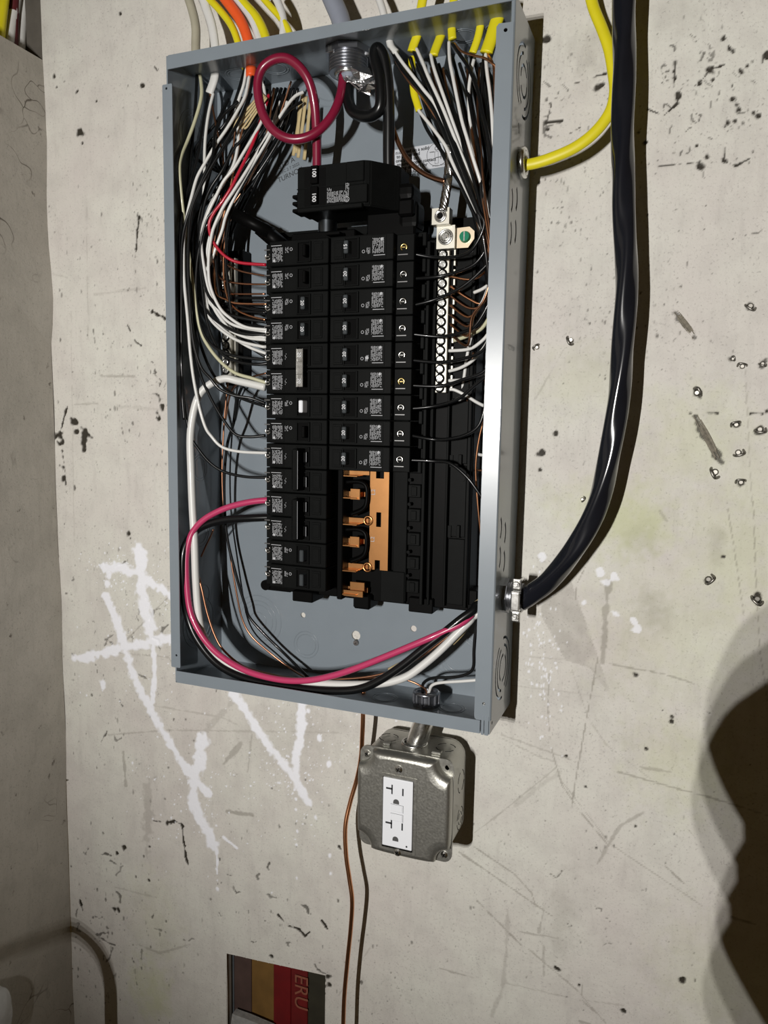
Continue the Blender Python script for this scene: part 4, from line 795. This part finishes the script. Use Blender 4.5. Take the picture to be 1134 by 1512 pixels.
cable('nm_cable', 'narrow yellow cable fourth from the left in the right group', JY, .0038, [(722, -20), (712, 15), (709, 40), (705, 58), (698, 78)],
      [('w', -.050, -.050, -.060, [(701, 84), (696, 105), (692, 140), (695, 190), (704, 250), (715, 310), (726, 360)]),
       ('k', -.050, -.052, -.062, [(697, 82), (693, 120), (698, 170), (708, 230), (720, 300), (731, 380), (733, 460), (730, 520), (715, 548), (685, 560), (650, 570), (603, 569, -.062)])], jY=(-.045, -.05), flat=.6)
cable('nm_cable', 'wide yellow cable nearest the right flange, longest jacket inside the box', JY, .0062, [(742, -15), (737, 18), (731, 38), (725, 58), (718, 78)],
      [('w', -.062, -.066, -.075, [(717, 80), (719, 105), (723, 135), (726, 165), (728, 200), (730, 240), (733, 290), (735, 330)]),
       ('k', -.058, -.052, -.070, [(715, 80), (712, 115), (716, 165), (722, 230), (730, 310), (734, 400), (734, 480), (730, 540), (718, 555), (700, 570), (675, 590), (640, 600), (600, 604, -.062)]),
       ('b', -.060, -.066, -.072, [(720, 80), (727, 92), (730, 110), (731, 150), (733, 230), (733, 300)])], jY=(-.050, -.062), flat=.55)
RG = 'black wires massed beside the right flange'
for k in range(12):
    x0 = 605+k*10.5; loose('k', -.045, -.05, -.035-.012*(k % 4), [(x0, 84+k % 3*10), (x0+14-k*.4, 130), (x0+30-k*1.4, 180), (x0+52-k*3.0, 235), (690+k*3, 290), (706+k*2.2, 345), (717+k*1.2, 400), (722+k, 450)], 'black wire in the dense bundle beside the right flange', RG)
for k in range(6):
    loose('c' if k % 2 else 'b', -.045, -.05, -.05-.006*k, [(618+k*18, 100), (640+k*13, 160), (665+k*9, 220), (690+k*5, 280), (708+k*3, 340), (722+k, 390), (726-k*2, 425+k*3), (712-k*3, 448+k*4), (690, 440+k*14), (664, 422+k*14)], 'bare copper wire fanning out of the right bundle to the neutral bar', 'copper wires of the right bundle')
loose('k', -.052, -.050, -.06, [(733, 430), (728, 520), (718, 575), (716, 600), (707, 628), (688, 642), (664, 648), (640, 649), (602, 642, -.062)], 'black wire curving to the eighth breaker of the right column')
loose('k', -.052, -.050, -.06, [(597, 679, -.062), (640, 681), (664, 684), (690, 705), (710, 732), (724, 752), (728, 790)], 'lowest black wire, falling away right from the ninth right breaker')
WG = 'white wires curving onto the right neutral bar'
for i, pts in enumerate(([(663, 518), (690, 516), (706, 508), (722, 490), (730, 455)], [(663, 548), (680, 543), (698, 532), (718, 508), (728, 480)], [(663, 562), (682, 561), (700, 556), (718, 548), (730, 520)], [(672, 501), (694, 492), (712, 482), (726, 465), (732, 430)], [(700, 432), (715, 425), (728, 412), (733, 380)])):
    loose('w', -.044, -.055, -.05, pts, '%s of the white wires curving from the right flange onto the neutral bar' % ('third', 'fourth', 'lowest', 'second', 'topmost')[i], WG)
loose('w', -.044, -.030, -.04, [(664, 575), (672, 576), (688, 584), (704, 594), (722, 603), (735, 610)], 'white wire slanting down right from the foot of the neutral bar')
loose('w', -.045, -.010, -.03, [(702, 487), (695, 500), (689, 530), (684, 565), (677, 600), (673, 625), (676, 642), (684, 655), (698, 667), (712, 672), (735, 672)], 'white wire dropping vertically behind the black ones to the panel side')
loose('c', -.040, -.010, -.025, [(699, 520), (693, 570), (688, 610), (686, 650), (689, 675), (700, 692), (716, 695), (735, 695)], 'bare wire dropping vertically behind the black ones to the panel side')
loose('b', -.060, -.040, -.05, [(716, 555), (718, 585), (716, 612), (708, 645), (703, 680), (703, 710), (706, 750), (709, 780), (711, 798)], 'long bare copper wire hanging down next to the right flange')
loose('e', -.046, -.055, -.05, [(670, 503), (690, 496), (712, 484), (728, 458)], 'cream wire curving from the right flange onto the neutral bar')
# --- big feeder through the lower right side
fd = thing('feeder_cable', 'thick black twisted cable sweeping down the wall to the lower right of the panel', 'cable', at(775, 885, -.04))
P = path([(922, -40, -.055), (922, 30, -.055), (921, 100, -.055), (920, 190, -.055), (920, 290, -.055), (925, 380, -.055), (922, 480, -.055), (914, 580, -.055), (899, 680, -.055), (878, 755, -.054), (848, 812, -.052), (812, 855, -.048), (785, 876, -.046), (768, 888, -.045)], 0, 0, clamp=False)
g = G(); g.tube(P, .0098, 30, sub=14, prof=lambda a: 1+.07*cos(3*a), twist=-22); obj('jacket', g, JK, fd)
fin = [('pink_conductor', WP, .0035, -.050, -.060, [(703, 900), (694, 910), (680, 921), (655, 933), (630, 944), (580, 965), (530, 985), (490, 998), (450, 1005), (410, 1003), (365, 991), (328, 970), (305, 948), (289, 923), (280, 898), (276, 865), (275, 825), (279, 800), (286, 783), (300, 768), (318, 757), (340, 748), (370, 741), (400, 738)], 'thick pink conductor'),
       ('black_conductor', WK, .0044, -.050, -.060, [(706, 893), (698, 902), (680, 915), (655, 935), (625, 958), (595, 982), (565, 1002), (535, 1016), (500, 1020), (440, 1016), (375, 1005), (325, 983), (292, 945), (276, 905), (271, 860), (270, 825), (275, 803), (287, 786), (302, 776), (330, 768), (370, 765), (398, 764)], 'thick black conductor'),
       ('white_conductor', WW, .0042, -.048, -.054, [(702, 908), (692, 918), (672, 938), (648, 962), (622, 984), (598, 1000), (565, 1009), (520, 1011), (470, 1009), (410, 1004), (360, 992), (325, 972), (301, 940), (293, 905), (289, 855), (287, 799), (284, 746), (282, 693), (281, 645), (286, 607), (295, 582), (311, 567), (332, 559), (353, 563), (392, 572)], 'thick white conductor')]
for nm, m, r, Ya, Yb, pts, lb in fin:
    g = G(); pp = path(pts, Ya, Yb, {'p': -.087, 'b': -.082, 'w': -.079}[nm[0]], r); g.tube([(W-.003, -.045, .118+(.004 if nm[0] == 'b' else 0))]+pp, r, 12, sub=8); obj('conductor', g, m, fd, lb)
g = G(); g.tube([(W-.003, -.045, .118)]+path([(705, 900), (690, 915), (655, 945), (612, 975), (560, 996), (500, 1003), (440, 1002), (400, 996), (360, 984), (332, 962), (318, 940), (306, 905), (298, 870), (290, 838), (283, 806)], -.048, -.075, -.07), .0013, 8); obj('conductor', g, COPD, fd, 'bare copper conductor')
g = G(); g.tube([(W-.003, -.044, .122)]+path([(708, 888), (690, 912), (660, 940), (620, 966), (575, 990)], -.045, -.06), .0030, 8); g.tube([(W-.003, -.046, .115)]+path([(703, 908), (690, 925), (678, 940), (668, 950)], -.045, -.05), .0026, 6); obj('filler', g, TAN, fd, 'tan paper filler')
cn = thing('cable_connector', 'bright two screw clamp connector where the thick black cable meets the panel side', 'connector', (W, -.045, .12))
zc = at(748, 885, X=W)[2]+.0055; yc = -.045
g = G(); g.cyl((W, yc, zc), (W+.004, yc, zc), .0175, 8, sm=False); g.cyl((W+.004, yc, zc), (W+.018, yc, zc), .0135, 24)
for k in range(3): g.ring((W+.006+k*.003, yc, zc), XV, .0137, .0010, 26, 6)
obj('body', g, MATS['dark_zinc'], cn)
g = G(); cp = Vector(at(763, 885, -.060)); X0 = cp.x
for s in (1, -1):
    zz = zc+s*.0160; g.box(X0-.0045, X0+.0045, -.0640, -.0600, zz-.0055, zz+.0055, .0016, seg=2); g.box(X0-.0040, X0+.0040, -.0680, -.0600, zc+s*.0090-.0012, zc+s*.0090+.0012, .0004)
g.box(X0-.0042, X0+.0042, -.0690, -.0660, zc-.0090, zc+.0090, .0010, seg=2); obj('strap', g, SILV, cn, 'bright metal strap')
g = G()
for s in (1, -1): g.cyl((X0, -.064, zc+s*.0160), (X0, -.0660, zc+s*.0160), .0034, 16, .0028); g.ring((X0, -.0662, zc+s*.0160), YV, .0018, .0005, 14, 5); g.cyl((X0, -.03, zc+s*.0160), (X0, -.061, zc+s*.0160), .0018, 10)
obj('screw', g, SILV, cn)
g = G(); g.ring((W-.002, yc, zc), XV, .0135, .0025, 24, 8); obj('locknut', g, SILV, cn)

# --- yellow cable entering the right side
yc_ = at(768, 241, X=W)
ye = thing('nm_cable', 'fat yellow cable entering the right side of the panel from behind the black cable', 'cable', yc_)
P = [(W-.02, yc_[1], yc_[2]-.002)]+path([(770, 244), (790, 241), (815, 233), (845, 220), (870, 203), (890, 182), (903, 160), (908, 135), (906, 110), (900, 75), (890, 45), (876, 10), (868, -25)], yc_[1], -.030, -.040, clamp=False)
g = G(); g.tube(P, .0052, 16, sub=8, flat=.72); obj('jacket', g, JY, ye)
bs = thing('cable_bushing', 'metal snap bushing around the yellow cable on the panel right side', 'connector', yc_)
g = G(); g.ring((W+.0025, yc_[1], yc_[2]), XV, .0120, .0024, 26, 8, flat=1.6); obj('ring', g, SILV, bs)
g = G(); g.cyl((W, yc_[1], yc_[2]), (W+.0015, yc_[1], yc_[2]), .0095, 20); obj('insert', g, BLK2, bs)

# --- cables dropping behind the left partition
LG = 'cables dropping behind the low left wall'
for x0, x1, jm, lb in ((8, -4, JY, 'yellow cable leftmost behind the top of the low left wall'), (27, 10, JW, 'white cable between the yellow and the printed one at the top left'), (38, 28, JW, 'white cable with fine print down its side at the top left corner'), (22, 18, mat('maroon_jacket', (.09, .008, .012), .5), 'maroon cable between the two white ones at the top left'), (53, 47, JB, 'beige cable closest to the back wall at the top left')):
    XX = XC-.030; g = G(); P = [at(x0, -20, X=XX), at((x0+x1)/2, 30, X=XX-.002), at(x1, 90, X=XX), at(x1-6, 150, X=XX-.003)]; g.tube(P, .0062 if jm is not JB else .005, 12)
    tag(obj('nm_cable', g, jm, loc=P[2]), lb, 'cable', LG)

# ---------------- bottom fittings, outlet box ----------------
nx, ny = .2825, -.046
nip = thing('conduit_nipple', 'short slanting metal conduit between the panel bottom and the outlet box', 'conduit', (nx, ny, 0))
bx, bz, bh = .2715, -.0950, .0515
g = G(); g.tube([(nx, ny, .004), (nx, ny, -.010), (bx+.002, ny-.002, bz+bh+.004), (bx, ny-.004, bz+bh-.006)], .0108, 24, sub=10); obj('pipe', g, SILV, nip)
g = G(); g.cyl((nx, ny, .0016), (nx, ny, .005), .0150, 8, sm=False)
for k in range(12): a_ = 2*pi*k/12; g.box(nx+.0135*cos(a_)-.0012, nx+.0135*cos(a_)+.0012, ny+.0135*sin(a_)-.0012, ny+.0135*sin(a_)+.0012, .004, .015, .0003)
g.ring((nx, ny, .0145), ZV, .0118, .0022, 28, 8); g.cyl((nx, ny, .004), (nx, ny, .0140), .0125, 24); obj('bushing', g, MATS['dark_zinc'], nip, 'grey threaded bushing inside the panel')
g = G(); g.ring((bx, ny-.003, bz+bh+.002), ZV, .0125, .0018, 24, 8); obj('locknut', g, SILV, nip)
cY = lambda pts, a, b, c=None: path(pts, a, b, c, .0017)
for c, pts, lb in (('k', [(624, 1020), (626, 1008), (640, 1001), (670, 1000), (690, 995), (699, 985), (700, 960), (703, 930), (712, 905)], 'black wire rising from the bushing at the panel bottom right'), ('w', [(634, 1020), (638, 1012), (650, 1008), (680, 1006), (705, 1004), (720, 1002)], 'white wire leaving the bushing at the panel bottom right'), ('c', [(629, 1020), (620, 1012), (600, 1004), (570, 1000), (530, 1003)], 'bare wire curving left out of the bushing at the panel bottom')):
    m, r, _ = COLR[c]; P = cY(pts, -.046, -.048, -.050); g = G(); g.tube([(nx, ny, .008)]+P, r, 8); tag(obj('wire', g, m, loc=P[-1]), lb, 'wire')
jb = thing('outlet_box', 'square galvanised steel outlet box with raised cover below the panel', 'junction box', (bx, 0, bz))
g = G(); sq = rrect(bx-bh+.002, bx+bh-.0035, bz-bh+.003, bz+bh-.001, .016, 6); loops = [sq]
g.plate([sq], (0, -.0015, 0), XV, ZV, .0015)
def wall_loop(loop, y0, y1, th=.0012):
    n = len(loop); vs = [(x, y0, z) for x, z in loop]+[(x, y1, z) for x, z in loop]; g.add(vs, [[i, (i+1) % n, n+(i+1) % n, n+i] for i in range(n)], True)
wall_loop(sq, 0, -.0540)
bod = obj('body', g, GALV, jb)
def ring_slots(c, ax, r, lab=None):
    g = G()
    for a0 in (.4, 1.8, 3.5, 4.9): g.ring(c, ax, r, .0006, 8, 5, a0, a0+1.0, flat=.4)
    return g
for c, ax, r in (((bx+bh, -.028, bz+.020), XV, .011), ((bx+bh, -.028, bz-.018), XV, .011), ((bx+bh, -.028, bz-.018), XV, .006), ((bx-.030, -.028, bz+bh), ZV, .010), ((bx+.034, -.028, bz+bh), ZV, .010)):
    obj('knockout', ring_slots(c, ax, r), mat('black_gap', (.004, .004, .004), .8), bod)
g = G(); c0 = Vector((bx-.034, 0, bz+bh)); g.box(bx-.03, bx-.022, -.046, -.040, bz+bh-.001, bz+bh+.0015, .0004); obj('tab', g, GALV, bod); g = G(); g.box(bx+.024, bx+.034, -.046, -.040, bz+bh-.001, bz+bh+.0015, .0004); obj('tab', g, GALV, bod)
# flat rim of the cover and raised dome with scooped corners
g = G(); g.plate([rrect(bx-bh, bx+bh, bz-bh, bz+bh, .009, 6), circ(bx+bh-.0075, bz+bh-.0080, .0024, 14)], (0, -.0540, 0), XV, ZV, .0014); rim = obj('cover_rim', g, GALV, jb)
def scoop(hh, rr, n=8):
    o = []
    for sx, sy, a0 in ((1, -1, pi), (1, 1, 3*pi/2), (-1, 1, 0), (-1, -1, pi/2)):
        A = [a0-(pi/2)*k/n for k in range(n+1)]
        cx_, cy_ = bx+sx*(hh+.001), bz+sy*(hh+.001)
        pts = [(cx_+rr*cos(a), cy_+rr*sin(a)) for a in A]
        pts = [(x, y) for x, y in pts]
        # soften the two shoulders
        o += pts
    return o
layers = [(.0502, .0160, -.0552), (.0502, .0160, -.0600), (.0498, .0165, -.0630), (.0487, .0175, -.0655), (.0470, .0190, -.0668), (.0450, .0208, -.0672)]
g = G(); prev = None; allv = []
def order(lp):
    return sorted(lp, key=lambda p: math.atan2(p[1]-bz, p[0]-bx))
base = scoop(.0532, .0165)
def rnd(lp, it=2):                                                 # Chaikin corner rounding
    for _ in range(it):
        o = []
        for i in range(len(lp)):
            p, q = lp[i], lp[(i+1) % len(lp)]; o += [(p[0]*.75+q[0]*.25, p[1]*.75+q[1]*.25), (p[0]*.25+q[0]*.75, p[1]*.25+q[1]*.75)]
        lp = o
    return lp
rings = []
for hh, rr, y in layers: rings.append([(x, y, z) for x, z in rnd([p for p in scoop(hh, rr)])])
n = len(rings[0]); vs = [v for r_ in rings for v in r_]
g.add(vs, [[k*n+i, k*n+(i+1) % n, (k+1)*n+(i+1) % n, (k+1)*n+i] for k in range(len(rings)-1) for i in range(n)], True)
top = [(x, z) for x, y, z in rings[-1]]
gx0, gx1, gz0, gz1 = .2515, .2840, -.1370, -.0665
g.plate([top, rect(gx0-.001, gx1+.001, gz0-.001, gz1+.001)], (0, -.0664, 0), XV, ZV, .0008)
g.plate([rrect(gx0-.0035, gx1+.0040, gz0-.003, gz1+.0035, .002), rect(gx0-.0006, gx1+.0006, gz0-.0006, gz1+.0006)], (0, -.0668, 0), XV, ZV, .0012)
cov = obj('cover', g, GALV, jb, 'raised stamped steel cover')
gcx = (gx0+gx1)/2
for x, z, y, r in ((bx-bh+.0080, bz+bh-.0085, -.0555, .0036), (bx+bh-.0080, bz-bh+.0080, -.0555, .0036), (gcx, -.0565, -.0672, .0040), (gcx+.0005, -.1405, -.0672, .0038)):
    g = G(); g.cyl((x, y+.001, z), (x, y-.0010, z), r, 18); g.cyl((x, y-.0010, z), (x, y-.0024, z), r, 18, r*.55)
    s_ = obj('cover_screw', g, SILV, jb); g = G(); g.box(x-r*.6, x+r*.6, y-.0027, y-.0022, z-.0004, z+.0004, rot=Matrix.Rotation(.5, 4, 'Y')); g.box(x-.0004, x+.0004, y-.0027, y-.0022, z-r*.6, z+r*.6, rot=Matrix.Rotation(.5, 4, 'Y')); obj('slot', g, BLK2, s_)
jb.scale = (1, 1, 1.07); jb.location.y -= .019; jb.location.z -= .0015
rc = thing('receptacle', 'white duplex 20 amp ground fault receptacle in the steel box cover', 'outlet', (gcx, -.06, gz0))
g = G(); g.box(gx0, gx1, -.0700, -.0600, gz0, gz1, .0009, seg=2); obj('face', g, WHT, rc)
g = G(); yy = -.07005
def bxx(x0, x1, z0, z1): g.box(x0, x1, yy-.0001, yy+.001, z0, z1)
for zc2 in (gz1-.0110, gz0+.0240):
    bxx(gcx-.0070, gcx-.0055, zc2-.0050, zc2+.0046); bxx(gcx-.0128, gcx-.0055, zc2-.0006, zc2+.0012); bxx(gcx+.0048, gcx+.0064, zc2-.0048, zc2+.0026)
obj('blade_slot', g, INKD, rc)
g = G()
for zc2 in (gz1-.0235, gz0+.0085):
    pts = [(gcx-.0015+.0032*cos(a_), zc2+.0030*sin(a_)) for a_ in [pi*k/10 for k in range(11)]]+[(gcx-.0047, zc2-.0018), (gcx+.0017, zc2-.0018)]
    g.plate([pts], (0, yy+.0002, 0), XV, ZV, .0003)
obj('ground_hole', g, mat('grey_slot', (.07, .07, .07), .6), rc)
g = G(); zb1, zb2 = -.0965, -.1060
for nm, z in (('test', zb1), ('reset', zb2)): g.box(gcx-.0070, gcx+.0055, -.0705, -.069, z-.0035, z+.0035, .0005)
obj('button', g, WHT, rc)
g = G()
for z in (zb1, zb2): g.box(gcx-.0075, gcx+.0062, -.0701, -.0695, z+.0038, z+.0041); g.box(gcx+.0060, gcx+.0064, -.0701, -.0695, z-.0036, z+.0041)
g.cyl((gx1-.0055, -.0695, gz0+.0035), (gx1-.0055, -.0702, gz0+.0035), .0010, 10); obj('button_gap', g, INKD, rc)
rc.location.y -= .018; rc.scale = (1, 1, 1.05); rc.location.z -= .0028
# copper ground wire below
g = G(); P = path([(540, 1035, -.040), (536, 1058, -.042), (535, 1085, -.040), (533, 1118, -.034), (527, 1150, -.030), (517, 1185, -.034), (510, 1220, -.040), (511, 1262, -.044), (516, 1298, -.046), (520, 1330, -.048), (518, 1370, -.046), (513, 1420, -.044), (508, 1480, -.044), (506, 1560, -.044)], 0, 0, clamp=False)
P[0] = Vector((P[1][0], P[1][1], .004)); g.tube(P, .0025, 14, sub=8); tag(obj('ground_wire', g, COP, loc=P[7]), 'bare copper ground wire hanging from the panel bottom left of the outlet box', 'wire')

# ---------------- wall fixings ----------------
NG = 'bits of nail and staple stuck in the wall right of the black cable'
nm_ = {(843, 502): 'small flattened staple left of the black cable', (783, 513): 'small staple close to the right side of the panel', (1046, 855): 'staple with torn paper well right of the clamp connector', (1118, 884): 'rusty staple at the edge of the large shadow', (860, 737): 'small brown staple beside the black cable bend'}
random.seed(9)
SL = {(1108, 452): 'highest bent staple on the right part of the wall, alone beside the upper gouge', (1082, 530): 'smallest staple bit at the top left of the right hand cluster', (1096, 541): 'staple with a thin scratch running down from it', (1126, 537): 'topmost staple at the right edge of the picture', (1029, 580): 'bent staple just above the lower splintered gouge', (1087, 627): 'staple just below the horizontal crack in the right hand cluster',
      (1122, 634): 'hooked staple at the right edge below the horizontal crack', (1090, 668): 'staple in the right hand cluster, second from its bottom', (1094, 712): 'lowest staple of the right hand cluster', (1056, 697): 'large shiny staple at the bottom end of the lower gouge'}
for px, py, s in ((1108, 452, 1.3), (843, 502, 1.3), (793, 513, 1), (1082, 530, .7), (1096, 541, 1.1), (1126, 537, .9), (1029, 580, 1.3), (1087, 627, 1.2), (1122, 634, 1.3), (1090, 668, 1.3), (1094, 712, 1.2), (1056, 697, 1.5), (1046, 855, 1.4), (1118, 884, 1.5), (860, 737, .8)):
    c = Vector(at(px, py, 0)); g = G(); r = .0035*s; an = random.uniform(0, 6)
    g.tube([c+Vector((r*cos(an), .001, r*sin(an))), c+Vector((r*.8*cos(an+.5), -.003*s, r*.8*sin(an+.5))), c+Vector((r*cos(an+2.4), -.0035*s, r*sin(an+2.4))), c+Vector((r*1.1*cos(an+3.2), .001, r*1.1*sin(an+3.2)))], .0009*s, 7)
    g.cyl(c+Vector((0, .001, 0)), c+Vector((0, -.0015, 0)), r*.8, 9, r*.4)
    o = obj('staple', g, mat('old_zinc', (.22, .21, .19), .38, .9, noise=.5, nscale=400), loc=c)
    if (px, py) in nm_ or (px, py) == (793, 513): tag(o, nm_.get((px, py), nm_[(783, 513)]), 'staple')
    else: tag(o, SL[(px, py)], 'staple', NG)
for a_, b_, lb in (((996, 458), (1027, 499), 'long splintered gouge plug high on the right part of the wall'), ((1027, 612), (1064, 685), 'long splintered gouge plug below the other, ending at a staple')):
    A, B = Vector(at(*a_, 0)), Vector(at(*b_, 0)); g = G(); d = (B-A).normalized(); nrm = Vector((d.z, 0, -d.x))
    for k in range(6):
        o_ = nrm*(k-2.5)*.0008; t0, t1 = random.uniform(0, .25), random.uniform(.75, 1); g.tube([A.lerp(B, t0)+o_, A.lerp(B, .5)+o_*1.3+Vector((0, -.0012*random.random(), 0)), A.lerp(B, t1)+o_], random.uniform(.0004, .0009), 5)
    tag(obj('wood_splinters', g, mat('splinter', (.20, .18, .14), .7, noise=.7, nscale=300), loc=A), lb, 'splinters')
# crumpled bag at the lower left edge
c = Vector(at(-16, 1512, X=XC+.012)); g = G(); t = bmesh.new(); bmesh.ops.create_uvsphere(t, u_segments=40, v_segments=26, radius=.042)
from mathutils import noise as mn
for v in t.verts:
    q = v.co*45; f_ = 1+.10*mn.noise(q)+.05*abs(mn.noise(q*2.3)); v.co = Vector((v.co.x*.25, v.co.y*.8, v.co.z*1.15))*f_+c
g.join(t, True); tag(obj('plastic_bag', g, mat('translucent_plastic', (.62, .64, .66), .22, noise=.25, nscale=60, bump=.9, coat=.6), loc=c), 'crumpled shiny whitish plastic bundle at the bottom left edge', 'bag')

# ---------------- things behind the camera that throw the big shadows ----------------
# unseen flat shape added to cast the wall shadow, right of the camera's view
Lp = LIGHT
def onray(px, py, y):                                              # point at depth y between the lamp and the shaded spot of the wall
    s = Vector(at(px, py, 0)); t = (y-s.y)/(Lp.y-s.y); return s.lerp(Lp, t)
sh = [(1200, 900), (1134, 948), (1085, 982), (1056, 1030), (1036, 1080), (1028, 1130), (1038, 1180), (1062, 1235), (1094, 1289), (1066, 1335), (1046, 1385), (1047, 1425), (1060, 1465), (1085, 1512), (1130, 1590), (1400, 1600), (1500, 900)]
sh = [tuple(.75*p[i]+.25*sh[(k+1) % len(sh)][i] for i in (0, 1)) if f else tuple(.25*p[i]+.75*sh[(k+1) % len(sh)][i] for i in (0, 1)) for k, p in enumerate(sh) for f in (1, 0)]
g = G(); pts = [onray(x, y, -.86) for x, y in sh]; n = len(pts)
vs = pts+[p+Vector((0, -.012, 0)) for p in pts]; g.add(vs, [list(range(n)), list(range(n, 2*n))[::-1]]+[[i, (i+1) % n, n+(i+1) % n, n+i] for i in range(n)])
tag(obj('shadow_blocker', g, mat('blocker_brown', (.10, .08, .05), .9, noise=.3), loc=pts[5]), 'flat brown blocker added beside the work light for its shadow, out of the picture to the right', 'jacket')
g = G(); cp = [onray(x, y, -.25) for x, y in ((-140, 1405), (-60, 1395), (0, 1385), (50, 1376), (100, 1371), (128, 1385), (150, 1412), (162, 1450), (164, 1500), (163, 1560), (150, 1640))]
g.tube(cp, .0092, 12, sub=8); tag(obj('hanging_cord', g, JK, loc=cp[4]), 'black cord hanging in front of the lower left corner, below the picture', 'cord')
